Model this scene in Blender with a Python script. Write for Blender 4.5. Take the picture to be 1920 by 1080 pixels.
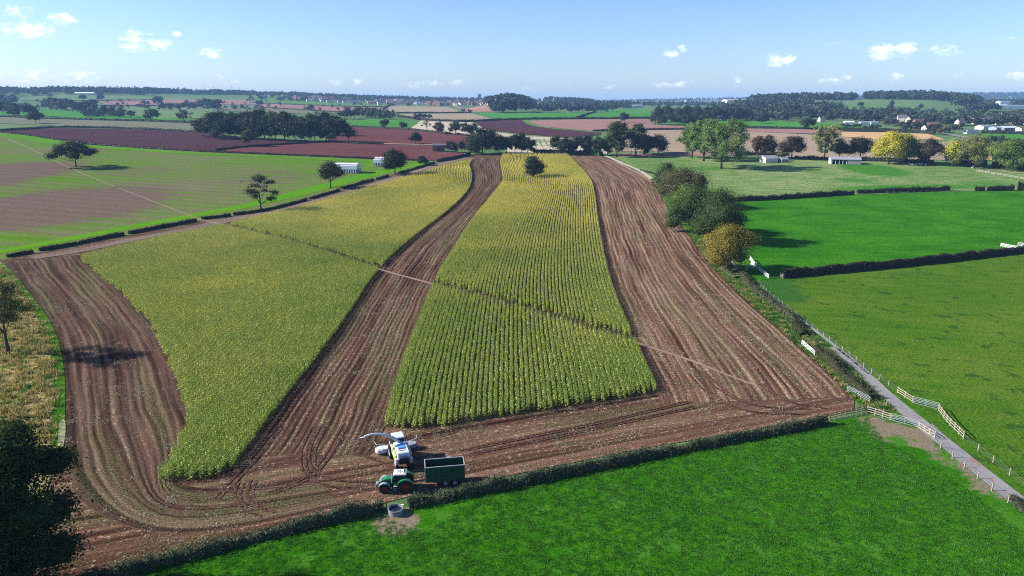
import bpy, bmesh, math, random
import numpy as np
from mathutils import Vector, Matrix, geometry

for _o in list(bpy.data.objects):
    bpy.data.objects.remove(_o, do_unlink=True)
scene = bpy.context.scene
COL = scene.collection
R = math.radians

# ------------------------------------------------------------------ camera
CAM_H, PITCH, FPX = 55.0, R(15.3), 1281.0
cam_data = bpy.data.cameras.new("camera")
cam_data.sensor_width = 36.0
cam_data.lens = FPX / 1920.0 * 36.0
cam_data.clip_start = 0.5
cam_data.clip_end = 60000.0
cam = bpy.data.objects.new("camera", cam_data)
cam.location = (0, 0, CAM_H)
cam.rotation_euler = (R(90) - PITCH, 0, 0)
COL.objects.link(cam)
scene.camera = cam

# ------------------------------------------------------------------ sun, sky, exposure
SUN_EL, SUN_AZ = R(29.0), R(-87.0)          # azimuth clockwise from +Y: the sun stands to the left
SUN_STR, SKY_STR, EXPOSURE = 5.0, 0.062, 1.12
HAZE_DENSITY = 0.000075
sun_dir = Vector((math.cos(SUN_EL) * math.sin(SUN_AZ), math.cos(SUN_EL) * math.cos(SUN_AZ), math.sin(SUN_EL)))
sd = bpy.data.lights.new("sun", 'SUN')
sd.energy = SUN_STR
sd.angle = R(0.53)
sd.color = (1.0, 0.95, 0.87)
sun = bpy.data.objects.new("sun", sd)
sun.rotation_euler = sun_dir.to_track_quat('Z', 'Y').to_euler()
COL.objects.link(sun)
scene.view_settings.view_transform = 'Standard'
scene.view_settings.look = 'None'
scene.view_settings.gamma = 1.0
scene.view_settings.use_curve_mapping = False
scene.view_settings.exposure = EXPOSURE
scene.cycles.max_bounces = 6
scene.cycles.diffuse_bounces = 2
scene.cycles.glossy_bounces = 2
scene.cycles.transmission_bounces = 4
scene.cycles.transparent_max_bounces = 8
scene.cycles.volume_bounces = 0
scene.cycles.use_adaptive_sampling = True
scene.cycles.adaptive_threshold = 0.01
scene.cycles.use_denoising = False
scene.cycles.denoiser = 'OPENIMAGEDENOISE'
scene.cycles.denoising_input_passes = 'RGB_ALBEDO_NORMAL'
scene.cycles.denoising_prefilter = 'ACCURATE'
scene.cycles.filter_width = 1.05
scene.cycles.caustics_reflective = False
scene.cycles.caustics_refractive = False


class NT:
    """short hand for building node trees"""
    def __init__(s, tree):
        s.t = tree
        tree.nodes.clear()

    def n(s, typ, **kw):
        nd = s.t.nodes.new(typ)
        for k, v in kw.items():
            setattr(nd, k, v)
        return nd

    def put(s, sock, v):
        if hasattr(v, 'is_output') or isinstance(v, bpy.types.NodeSocket):
            s.t.links.new(v, sock)
        else:
            if isinstance(v, (tuple, list)) and len(v) == 3 and sock.type == 'RGBA':
                v = (*v, 1)
            sock.default_value = v

    def m(s, op, a, b=0.0, c=0.0, clamp=False):
        nd = s.n('ShaderNodeMath', operation=op)
        nd.use_clamp = clamp
        s.put(nd.inputs[0], a); s.put(nd.inputs[1], b); s.put(nd.inputs[2], c)
        return nd.outputs[0]

    def vm(s, op, a, b=(0, 0, 0)):
        nd = s.n('ShaderNodeVectorMath', operation=op)
        s.put(nd.inputs[0], a)
        if op == 'SCALE':
            s.put(nd.inputs['Scale'], b)
        else:
            s.put(nd.inputs[1], b)
        return nd.outputs[1] if op in ('LENGTH', 'DISTANCE', 'DOT_PRODUCT') else nd.outputs[0]

    def xyz(s, v):
        nd = s.n('ShaderNodeSeparateXYZ'); s.put(nd.inputs[0], v)
        return nd.outputs[0], nd.outputs[1], nd.outputs[2]

    def comb(s, x, y, z=0.0):
        nd = s.n('ShaderNodeCombineXYZ')
        s.put(nd.inputs[0], x); s.put(nd.inputs[1], y); s.put(nd.inputs[2], z)
        return nd.outputs[0]

    def mix(s, f, a, b, mode='MIX'):
        nd = s.n('ShaderNodeMix', data_type='RGBA', blend_type=mode)
        s.put(nd.inputs[0], f); s.put(nd.inputs[6], a); s.put(nd.inputs[7], b)
        return nd.outputs[2]

    def step(s, v, lo, hi, to0=0.0, to1=1.0):
        nd = s.n('ShaderNodeMapRange', interpolation_type='SMOOTHSTEP')
        s.put(nd.inputs[0], v); s.put(nd.inputs[1], lo); s.put(nd.inputs[2], hi)
        s.put(nd.inputs[3], to0); s.put(nd.inputs[4], to1)
        return nd.outputs[0]

    def noise(s, vec, scale=1.0, detail=2.0, rough=0.5):
        nd = s.n('ShaderNodeTexNoise')
        s.put(nd.inputs['Vector'], vec); nd.inputs['Scale'].default_value = scale
        nd.inputs['Detail'].default_value = detail; nd.inputs['Roughness'].default_value = rough
        return nd.outputs[0]


# world: physical sky with a few small fair-weather clouds
world = bpy.data.worlds.new("World")
scene.world = world
world.use_nodes = True
W = NT(world.node_tree)
sky = W.n('ShaderNodeTexSky', sky_type='NISHITA')
sky.sun_disc = False
sky.sun_elevation = SUN_EL
sky.sun_rotation = SUN_AZ
sky.altitude = 100
sky.air_density = 1.0
sky.dust_density = 0.6
sky.ozone_density = 2.5
tc = W.n('ShaderNodeTexCoord')
dx, dy, dz = W.xyz(tc.outputs['Generated'])
ady = W.m('MAXIMUM', dy, 0.05)
cu = W.m('DIVIDE', dx, ady)
cw = W.m('DIVIDE', dz, ady)
CLOUDS = [  # x, y, half width, half height in photograph pixels, weight
    (52, 57, 52, 14, 1.0), (118, 36, 26, 12, .9), (30, 22, 30, 12, .6), (252, 68, 32, 10, .9), (250, 88, 28, 9, .9), (300, 84, 24, 10, 1.0),
    (396, 100, 20, 9, 1.0), (60, 142, 60, 12, .6), (150, 145, 50, 12, .65), (330, 64, 9, 6, .6), (632, 154, 14, 9, .7), (672, 153, 10, 7, .85),
    (780, 158, 30, 6, .55), (815, 156, 22, 6, .7), (852, 155, 14, 7, .8), (1145, 162, 24, 5, .5), (1240, 160, 28, 6, .7), (1285, 157, 24, 6, .75),
    (1383, 153, 10, 8, .7), (1258, 100, 14, 8, .8), (1280, 92, 10, 7, .8), (1455, 112, 18, 12, 1.1), (1478, 110, 14, 10, 1.0), (1655, 99, 28, 15, 1.2),
    (1698, 92, 20, 14, 1.2), (1770, 94, 40, 9, .6), (1560, 152, 26, 7, .7), (1590, 143, 14, 8, .8), (1682, 144, 16, 8, .85), (1798, 139, 16, 5, .65),
    (1905, 143, 26, 9, .8), (1555, 80, 22, 6, .35), (1890, 73, 24, 5, .3), (985, 168, 26, 5, .4), (440, 156, 12, 5, .4), (420, 142, 10, 5, .4),
]


def sky_uw(px, py):
    u, v = (px - 960) / FPX, (py - 540) / FPX
    f = math.cos(PITCH) - v * math.sin(PITCH)
    return u / f, -(math.sin(PITCH) + v * math.cos(PITCH)) / f


cloud_vec = W.comb(W.m('MULTIPLY', cu, 62.0), W.m('MULTIPLY', cw, 120.0), 0.0)
nz = W.noise(cloud_vec, 1.0, 6.0, 0.6)
nz2 = W.noise(W.comb(W.m('MULTIPLY', cu, 42.0), W.m('ADD', W.m('MULTIPLY', cw, 78.0), 0.5), 3.0), 1.0, 3.0, 0.5)
best = None
low = None
for (px, py, a, b, wgt) in CLOUDS:
    u0, w0 = sky_uw(px, py)
    du = W.m('MULTIPLY', W.m('SUBTRACT', cu, u0), FPX / (a * 1.2))
    dw = W.m('MULTIPLY', W.m('SUBTRACT', cw, w0), FPX / (b * 1.25))
    d2 = W.m('SQRT', W.m('ADD', W.m('MULTIPLY', du, du), W.m('MULTIPLY', dw, dw)))
    k = W.m('MULTIPLY', W.m('SUBTRACT', 1.0, d2), wgt * (1.0 if py < 128 else .72))
    best = k if best is None else W.m('MAXIMUM', best, k)
dens = W.m('ADD', best, W.m('MULTIPLY', W.m('SUBTRACT', nz, 0.47), 2.8))
front = W.step(dy, 0.05, 0.2)
cmask = W.m('MULTIPLY', W.m('MULTIPLY', W.step(dens, 0.05, 1.5), 0.97), W.m('MULTIPLY', front, W.step(best, -0.1, 0.25)))
ccol = W.mix(W.step(nz2, 0.35, 0.6), (8.5, 9.6, 11.0), (13.0, 13.0, 12.8))
# colour grade: blue tint over the sky, painted brighter towards the horizon
sky_tint = W.mix(W.step(cw, 0.0, 0.35), (1.02, 1.16, 1.55), (0.76, 0.99, 1.36))
skyc = W.mix(cmask, W.mix(1.0, sky.outputs[0], sky_tint, 'MULTIPLY'), ccol)
bg = W.n('ShaderNodeBackground')
W.put(bg.inputs[0], skyc)
bg.inputs[1].default_value = SKY_STR
wo = W.n('ShaderNodeOutputWorld')
W.t.links.new(bg.outputs[0], wo.inputs[0])

# ------------------------------------------------------------------ terrain
_gr = np.array([0, 350, 480, 600, 750, 900, 1300, 2000, 3000, 5000, 12000, 40000], float)
_gz = np.array([0, 0, 4.0, 9.5, 13.5, 17, 24, 33, 40, 46, 50, 50], float)
_gt = np.linspace(0, 40000, 40001)
_gs = np.interp(_gt, _gr, _gz)
for _k in (61, 61):
    _gs = np.convolve(np.pad(_gs, _k // 2, mode='edge'), np.ones(_k) / _k, mode='valid')
for _k in (301,):
    _far = np.convolve(np.pad(_gs, _k // 2, mode='edge'), np.ones(_k) / _k, mode='valid')
    _w = np.clip((_gt - 700) / 500, 0, 1)
    _gs = _gs * (1 - _w) + _far * _w


def prof(r):
    return np.interp(r, _gt, _gs)


def crest_height(px, py, rr):
    """height of a point at distance rr seen at pixel (px, py)"""
    u, v = (px - 960) / FPX, (py - 540) / FPX
    f = math.cos(PITCH) - v * math.sin(PITCH)
    dn = math.sin(PITCH) + v * math.cos(PITCH)
    return CAM_H - rr * dn / math.hypot(f, u)


def ridge(rr, w, tab):
    us, am = [], []
    for (px, py) in tab:
        us.append(math.atan((px - 960) / FPX))
        am.append(0.0 if py is None else max(0.0, crest_height(px, py, rr) - float(prof(rr))))
    return rr, w, np.array(us), np.array(am)


RIDGES = [
    ridge(3500, 750, [(-900, None), (-500, 174), (0, 171), (90, 174), (150, 172), (300, 173.5), (400, 177), (480, 177.5), (560, 177), (640, 181), (760, 185), (900, 188), (960, 192), (1040, None)]),
    ridge(1950, 190, [(880, None), (925, 191), (955, 188), (985, 193), (1010, 199), (1040, None)]),
    ridge(2900, 350, [(960, None), (1030, 189), (1070, 190), (1120, 195), (1180, None)]),
    ridge(2350, 420, [(1340, None), (1400, 190), (1470, 187), (1560, 188), (1620, 184), (1720, 185), (1790, 192), (1850, 199), (1910, None)]),
    ridge(7500, 1500, [(1120, None), (1250, 188), (1330, 186), (1480, 184), (1560, 183), (1700, 178), (1920, 177), (2300, 178), (2700, None)]),
]


def ground(x, y):
    x = np.asarray(x, float); y = np.asarray(y, float)
    r = np.hypot(x, y)
    az = np.arctan2(x, y)
    z = prof(r)
    for rr, w, us, am in RIDGES:
        z = z + np.interp(az, us, am, left=0.0, right=0.0) * np.exp(-((r - rr) / w) ** 2)
    return z


def gz(x, y):
    return float(ground(x, y))


_T = np.concatenate([np.geomspace(60, 14000, 900)])


def pix(px, py):
    """ground point seen at a photograph pixel"""
    u, v = (px - 960) / FPX, (py - 540) / FPX
    f = math.cos(PITCH) - v * math.sin(PITCH)
    dn = math.sin(PITCH) + v * math.cos(PITCH)
    h = math.hypot(u, f)
    t = _T / h
    d = (CAM_H - t * dn) - ground(t * u, t * f)
    k = np.nonzero(d < 0)[0]
    if len(k) == 0:
        t0 = 12000 / h
        return Vector((t0 * u, t0 * f, gz(t0 * u, t0 * f)))
    i = k[0]
    a, b = (t[i - 1], t[i]) if i else (30 / h, t[0])
    for _ in range(30):
        c = (a + b) / 2
        if (CAM_H - c * dn) - gz(c * u, c * f) < 0:
            b = c
        else:
            a = c
    return Vector((a * u, a * f, gz(a * u, a * f)))


def zcam(p, h=0.0):
    return p[1] * math.cos(PITCH) + (CAM_H - p[2] - h) * math.sin(PITCH)


def height_to(p, ytop):
    v = (ytop - 540) / FPX
    f = math.cos(PITCH) - v * math.sin(PITCH)
    dn = math.sin(PITCH) + v * math.cos(PITCH)
    return (CAM_H - p[1] * dn / f) - p[2]


# ------------------------------------------------------------------ object helpers
def tag(o, label=None, cat=None, group=None, kind=None):
    if label: o['label'] = label
    if cat: o['category'] = cat
    if group: o['group'] = group
    if kind: o['kind'] = kind
    return o


def link(o, parent=None):
    COL.objects.link(o)
    if parent is not None:
        o.parent = parent
    return o


def empty(name, loc, rz=0.0):
    o = bpy.data.objects.new(name, None)
    o.location = loc
    o.rotation_euler = (0, 0, rz)
    o.empty_display_size = 0.5
    return link(o)


def mesh_np(name, V, Fq, mats, uv=None, smooth=False, attr=None, midx=None):
    """V (n,3), Fq (m,k) all faces with k corners"""
    me = bpy.data.meshes.new(name)
    V = np.ascontiguousarray(V, dtype=np.float32); Fq = np.ascontiguousarray(Fq, dtype=np.int32)
    m, k = Fq.shape
    me.vertices.add(len(V)); me.vertices.foreach_set('co', V.ravel())
    me.loops.add(m * k); me.loops.foreach_set('vertex_index', Fq.ravel())
    me.polygons.add(m)
    me.polygons.foreach_set('loop_start', np.arange(0, m * k, k, dtype=np.int32))
    me.polygons.foreach_set('loop_total', np.full(m, k, dtype=np.int32))
    if smooth:
        me.polygons.foreach_set('use_smooth', np.ones(m, dtype=bool))
    if midx is not None:
        me.polygons.foreach_set('material_index', np.asarray(midx, dtype=np.int32))
    if uv is not None:
        l = me.uv_layers.new(name='UVMap')
        l.data.foreach_set('uv', np.asarray(uv, np.float32)[Fq.ravel()].ravel())
    for mt in (mats if isinstance(mats, (list, tuple)) else [mats]):
        me.materials.append(mt)
    me.update(calc_edges=True)
    if attr:
        for nm, (dom, arr) in attr.items():
            a = me.attributes.new(nm, 'FLOAT', dom)
            a.data.foreach_set('value', np.asarray(arr, np.float32))
    return me


class MB:
    """collects simple solids into one mesh"""
    def __init__(s):
        s.v, s.f = [], []

    def add(s, vs, fs, M=None):
        b = len(s.v)
        s.v += [tuple(M @ Vector(p)) if M is not None else tuple(p) for p in vs]
        s.f += [tuple(b + i for i in q) for q in fs]
        return s

    def box(s, c, d, M=None, top=(1, 1), shift=(0, 0)):
        """box centred on c, size d; top face scaled by top and shifted"""
        x, y, z = d[0] / 2, d[1] / 2, d[2] / 2
        tx, ty = top
        sx, sy = shift
        vs = [(-x, -y, -z), (x, -y, -z), (x, y, -z), (-x, y, -z),
              (-x * tx + sx, -y * ty + sy, z), (x * tx + sx, -y * ty + sy, z), (x * tx + sx, y * ty + sy, z), (-x * tx + sx, y * ty + sy, z)]
        vs = [(a + c[0], b + c[1], e + c[2]) for a, b, e in vs]
        return s.add(vs, [(3, 2, 1, 0), (4, 5, 6, 7), (0, 1, 5, 4), (1, 2, 6, 5), (2, 3, 7, 6), (3, 0, 4, 7)], M)

    def cyl(s, p0, p1, r0, r1=None, n=10, caps=True):
        r1 = r0 if r1 is None else r1
        p0, p1 = Vector(p0), Vector(p1)
        d = (p1 - p0).normalized()
        a = d.orthogonal().normalized(); b = d.cross(a)
        vs = []
        for p, r in ((p0, r0), (p1, r1)):
            for i in range(n):
                t = 2 * math.pi * i / n
                vs.append(p + a * (r * math.cos(t)) + b * (r * math.sin(t)))
        fs = [(i, (i + 1) % n, n + (i + 1) % n, n + i) for i in range(n)]
        if caps:
            fs += [tuple(range(n - 1, -1, -1)), tuple(range(n, 2 * n))]
        return s.add(vs, fs)

    def tube(s, pts, rad, n=6):
        pts = [Vector(p) for p in pts]
        rad = rad if isinstance(rad, (list, tuple)) else [rad] * len(pts)
        vs, fs = [], []
        a = None
        for i, p in enumerate(pts):
            d = (pts[min(i + 1, len(pts) - 1)] - pts[max(i - 1, 0)]).normalized()
            a = d.orthogonal().normalized() if a is None else (a - d * a.dot(d)).normalized()
            b = d.cross(a)
            for j in range(n):
                t = 2 * math.pi * j / n
                vs.append(p + a * (rad[i] * math.cos(t)) + b * (rad[i] * math.sin(t)))
        for i in range(len(pts) - 1):
            for j in range(n):
                fs.append((i * n + j, i * n + (j + 1) % n, (i + 1) * n + (j + 1) % n, (i + 1) * n + j))
        fs += [tuple(range(n - 1, -1, -1)), tuple(range((len(pts) - 1) * n, len(pts) * n))]
        return s.add(vs, fs)

    def prism(s, prof2, y0, y1, plane='xz', scale1=1.0, shift1=(0, 0)):
        """profile in a plane extruded along the third axis from y0 to y1"""
        n = len(prof2)
        vs = []
        for t, (sc, sh) in ((y0, (1, (0, 0))), (y1, (scale1, shift1))):
            for a, b in prof2:
                a, b = a * sc + sh[0], b * sc + sh[1]
                vs.append({'xz': (a, t, b), 'yz': (t, a, b), 'xy': (a, b, t)}[plane])
        fs = [(i, (i + 1) % n, n + (i + 1) % n, n + i) for i in range(n)]
        fs += [tuple(range(n - 1, -1, -1)), tuple(range(n, 2 * n))]
        return s.add(vs, fs)

    def lathe(s, profile, n=24, axis='y', c=(0, 0, 0)):
        """profile of (radius, offset along axis), closed ring"""
        k = len(profile)
        vs = []
        for i in range(n):
            t = 2 * math.pi * i / n
            ct, st = math.cos(t), math.sin(t)
            for r, o in profile:
                p = {'y': (r * ct, o, r * st), 'z': (r * ct, r * st, o), 'x': (o, r * ct, r * st)}[axis]
                vs.append((p[0] + c[0], p[1] + c[1], p[2] + c[2]))
        fs = []
        for i in range(n):
            i2 = (i + 1) % n
            for j in range(k - 1):
                fs.append((i * k + j, i2 * k + j, i2 * k + j + 1, i * k + j + 1))
        return s.add(vs, fs)

    def mesh(s, name, mat, bevel=0.0, smooth=False):
        me = bpy.data.meshes.new(name)
        me.from_pydata([tuple(v) for v in s.v], [], s.f)
        bm = bmesh.new(); bm.from_mesh(me)
        bmesh.ops.recalc_face_normals(bm, faces=bm.faces)
        if bevel:
            ed = [e for e in bm.edges if len(e.link_faces) == 2 and e.calc_face_angle(0) > 0.5]
            bmesh.ops.bevel(bm, geom=ed, offset=bevel, segments=1, affect='EDGES', clamp_overlap=True)
        bm.to_mesh(me); bm.free()
        if smooth:
            me.polygons.foreach_set('use_smooth', np.ones(len(me.polygons), dtype=bool))
        me.materials.append(mat)
        return me

    def build(s, name, mat, parent=None, bevel=0.0, smooth=False):
        o = bpy.data.objects.new(name, s.mesh(name, mat, bevel, smooth))
        return link(o, parent)


def put(name, me, parent=None, loc=None, rot=None, scale=None):
    o = bpy.data.objects.new(name, me)
    if loc is not None: o.location = loc
    if rot is not None: o.rotation_euler = rot
    if scale is not None: o.scale = scale
    return link(o, parent)


# ------------------------------------------------------------------ materials
def new_mat(name):
    m = bpy.data.materials.new(name)
    m.use_nodes = True
    return m, NT(m.node_tree)


def finish(N, col, rough=0.9, spec=0.2, bump=None, bstr=0.5, bdist=0.1, metal=0.0):
    p = N.n('ShaderNodeBsdfPrincipled')
    N.put(p.inputs['Base Color'], col)
    N.put(p.inputs['Roughness'], rough)
    p.inputs['Specular IOR Level'].default_value = spec
    p.inputs['Metallic'].default_value = metal
    if bump is not None:
        b = N.n('ShaderNodeBump')
        b.inputs['Strength'].default_value = bstr
        b.inputs['Distance'].default_value = bdist
        N.put(b.inputs['Height'], bump)
        N.t.links.new(b.outputs[0], p.inputs['Normal'])
    o = N.n('ShaderNodeOutputMaterial')
    N.t.links.new(p.outputs[0], o.inputs[0])


def plain(name, col, rough=0.6, spec=0.4, metal=0.0, vary=0.12, scale=6.0):
    m, N = new_mat(name)
    tcn = N.n('ShaderNodeTexCoord')
    f = N.noise(tcn.outputs['Object'], scale, 4.0, 0.6)
    c = N.mix(f, tuple(x * (1 - vary) for x in col), tuple(min(1, x * (1 + vary)) for x in col))
    finish(N, c, rough, spec, metal=metal)
    return m


def pos(N):
    return N.n('ShaderNodeNewGeometry').outputs['Position']


def field_mat(name, ca, cb, ang=0.0, sw=4.0, sl=60.0, amt=0.5, patch=60.0, contrast=0.16, fine=0.5, fine_amt=0.3,
              bstr=0.6, bdist=0.15, cm=None, lines=0.0, line_amt=0.3, cc=None, cc_scale=2.0, cc_thr=0.62):
    """field cover: colours ca/cb in streaks along ang (degrees from +Y, clockwise) and patches; cm shown where attribute mask is 1"""
    m, N = new_mat(name)
    P = pos(N)
    rot = N.n('ShaderNodeVectorRotate', rotation_type='Z_AXIS')
    N.put(rot.inputs['Vector'], P); rot.inputs['Angle'].default_value = R(ang)
    x, y, z = N.xyz(rot.outputs[0])
    s1 = N.noise(N.comb(N.m('DIVIDE', x, sw), N.m('DIVIDE', y, sl)), 1.0, 4.0, 0.55)
    p1 = N.noise(P, 1.0 / patch, 3.0, 0.55)
    f = N.m('ADD', N.m('MULTIPLY', s1, amt), N.m('MULTIPLY', p1, 1 - amt))
    col = N.mix(N.step(f, 0.5 - contrast, 0.5 + contrast), ca, cb)
    fn = N.noise(P, 1.0 / fine, 3.0, 0.6)
    if cm is not None:
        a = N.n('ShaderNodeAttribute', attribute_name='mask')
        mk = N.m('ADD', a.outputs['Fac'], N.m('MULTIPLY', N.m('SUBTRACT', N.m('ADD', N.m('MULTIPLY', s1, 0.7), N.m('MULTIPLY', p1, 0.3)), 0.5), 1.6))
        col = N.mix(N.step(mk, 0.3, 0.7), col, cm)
    if cc is not None:
        c2 = N.noise(P, 1.0 / cc_scale, 3.0, 0.6)
        col = N.mix(N.step(c2, cc_thr - 0.05, cc_thr + 0.05), col, cc)
    if lines:
        w = N.m('SINE', N.m('ADD', N.m('MULTIPLY', x, 2 * math.pi / lines), N.m('MULTIPLY', s1, 3.0)))
        col = N.mix(N.m('MULTIPLY', N.step(w, 0.0, 1.0), line_amt), col, (0.0, 0.0, 0.0), 'MIX') if False else N.mix(
            N.step(w, -0.2, 0.9, 0.0, line_amt), col, N.mix(1.0, col, (0.45, 0.45, 0.45), 'MULTIPLY'))
    k = N.step(fn, 0.25, 0.75, 1 - fine_amt, 1 + fine_amt)
    col = N.vm('SCALE', col, k)
    finish(N, col, 1.0, 0.0, fn, bstr, bdist)
    return m


def stubble_mat(name, soil_a, soil_b, pale, row=1.15, row_amt=0.55, litter_thr=0.60, green=(0.12, 0.14, 0.05), track=9.0):
    """maize stubble: UV x is metres across the rows, UV y metres along them"""
    m, N = new_mat(name)
    uvn = N.n('ShaderNodeUVMap')
    P = pos(N)
    u, v, _ = N.xyz(uvn.outputs[0])
    wob = N.noise(N.comb(N.m('MULTIPLY', u, 0.08), N.m('MULTIPLY', v, 0.035)), 1.0, 2.0)
    uw = N.m('ADD', u, N.m('MULTIPLY', wob, 2.4))
    wv = N.noise(N.comb(N.m('MULTIPLY', u, 0.35), N.m('MULTIPLY', v, 0.03), 11.0), 1.0, 3.0, 0.6)
    s1 = N.noise(N.comb(N.m('MULTIPLY', uw, 0.85), N.m('MULTIPLY', v, 0.02)), 1.0, 3.0, 0.6)
    s2 = N.noise(N.comb(N.m('MULTIPLY', uw, 0.28), N.m('MULTIPLY', v, 0.006), 7.0), 1.0, 2.0, 0.5)
    col = N.mix(N.step(N.m('ADD', N.m('MULTIPLY', s1, .6), N.m('MULTIPLY', s2, .4)), 0.38, 0.62), soil_a, soil_b)
    # pale dry residue and green regrowth lying in bands
    gz_ = N.noise(N.comb(N.m('MULTIPLY', uw, 0.22), N.m('MULTIPLY', v, 0.012), 3.0), 1.0, 3.0, 0.6)
    fine = N.noise(N.comb(N.m('MULTIPLY', u, 2.6), N.m('MULTIPLY', v, 1.1)), 1.0, 3.0, 0.65)
    fine2 = N.noise(P, 3.2, 2.0, 0.6)
    gmask = N.m('MULTIPLY', N.step(gz_, 0.46, 0.62), N.step(fine2, 0.42, 0.6))
    col = N.mix(N.m('MULTIPLY', gmask, 0.55), col, green)
    lit = N.m('ADD', N.m('MULTIPLY', fine, 0.75), N.m('MULTIPLY', s1, 0.25))
    col = N.mix(N.m('MULTIPLY', N.step(lit, litter_thr - 0.03, litter_thr + 0.05), 0.75), col, pale)
    w = N.m('SINE', N.m('MULTIPLY', uw, 2 * math.pi / row))
    rowk = N.m('SUBTRACT', 1.0, N.m('MULTIPLY', N.step(w, -0.2, 0.9), N.m('MULTIPLY', N.step(wv, 0.36, 0.64), row_amt * 1.25)))
    tr = N.m('SINE', N.m('MULTIPLY', N.m('ADD', u, N.m('MULTIPLY', wob, 2.0)), 2 * math.pi / track))
    trk = N.step(tr, 0.86, 0.97, 1.0, 0.62)
    k = N.m('MULTIPLY', N.m('MULTIPLY', rowk, trk), N.step(fine2, 0.3, 0.7, 0.75, 1.2))
    col = N.vm('SCALE', col, k)
    hgt = N.m('ADD', N.m('MULTIPLY', w, -0.5), N.m('MULTIPLY', fine2, 1.6))
    finish(N, col, 1.0, 0.0, hgt, 0.8, 0.10)
    return m


def leaf_mat(name, col=None, trans=0.25, spread=0.32, gloss=0.008):
    """leaves; col None takes the object's own colour"""
    m, N = new_mat(name)
    a = N.n('ShaderNodeAttribute', attribute_name='rnd')
    if col is None:
        oi = N.n('ShaderNodeObjectInfo')
        base = oi.outputs['Color']
    else:
        base = N.mix(0.0, col, col)
    k = N.m('ADD', 1.0 - spread, N.m('MULTIPLY', a.outputs['Fac'], 2 * spread))
    c = N.vm('SCALE', base, k)
    # old leaves a little warmer
    c = N.mix(N.m('MULTIPLY', N.step(a.outputs['Fac'], 0.55, 1.0), 0.25), c, N.mix(1.0, c, (1.7, 1.15, 0.6), 'MULTIPLY'))
    d = N.n('ShaderNodeBsdfDiffuse'); N.put(d.inputs[0], c)
    t = N.n('ShaderNodeBsdfTranslucent'); N.put(t.inputs[0], N.mix(1.0, c, (1.3, 1.4, 0.7), 'MULTIPLY'))
    ms = N.n('ShaderNodeMixShader'); ms.inputs[0].default_value = trans
    N.t.links.new(d.outputs[0], ms.inputs[1]); N.t.links.new(t.outputs[0], ms.inputs[2])
    g = N.n('ShaderNodeBsdfGlossy'); g.inputs[1].default_value = 0.45
    N.put(g.inputs[0], (1, 1, 1))
    ms2 = N.n('ShaderNodeMixShader'); ms2.inputs[0].default_value = gloss
    N.t.links.new(ms.outputs[0], ms2.inputs[1]); N.t.links.new(g.outputs[0], ms2.inputs[2])
    o = N.n('ShaderNodeOutputMaterial'); N.t.links.new(ms2.outputs[0], o.inputs[0])
    return m


LEAF = leaf_mat("leaf")
BARK = plain("bark", (0.07, 0.055, 0.042), 0.9, 0.1, vary=0.35, scale=3.0)


# ------------------------------------------------------------------ curves, fields, strips
def chaikin(P, n=2, closed=False):
    P = [np.array(p, float) for p in P]
    for _ in range(n):
        Q = []
        m = len(P)
        if not closed:
            Q.append(P[0])
        for i in range(m if closed else m - 1):
            a, b = P[i], P[(i + 1) % m]
            Q += [a * .75 + b * .25, a * .25 + b * .75]
        if not closed:
            Q.append(P[-1])
        P = Q
    return np.array(P)


def wpts(pts):
    return [np.array(pix(*p)[:2]) for p in pts]


def resample(P, n=None, step=None):
    P = np.asarray(P, float)
    d = np.concatenate([[0], np.cumsum(np.hypot(*np.diff(P[:, :2], axis=0).T))])
    if n is None:
        n = max(2, int(d[-1] / step) + 1)
    t = np.linspace(0, d[-1], n)
    return np.stack([np.interp(t, d, P[:, k]) for k in range(P.shape[1])], 1), t


def inside(P, X, Y):
    P = np.asarray(P, float)
    c = np.zeros(np.shape(X), bool)
    n = len(P)
    for i in range(n):
        x0, y0 = P[i]; x1, y1 = P[(i + 1) % n]
        if y0 == y1:
            continue
        t = ((y0 > Y) != (y1 > Y)) & (X < (x1 - x0) * (Y - y0) / (y1 - y0) + x0)
        c ^= t
    return c


def lift_of(x, y, k):
    return k * (0.02 + np.hypot(x, y) * 0.00012)


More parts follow.
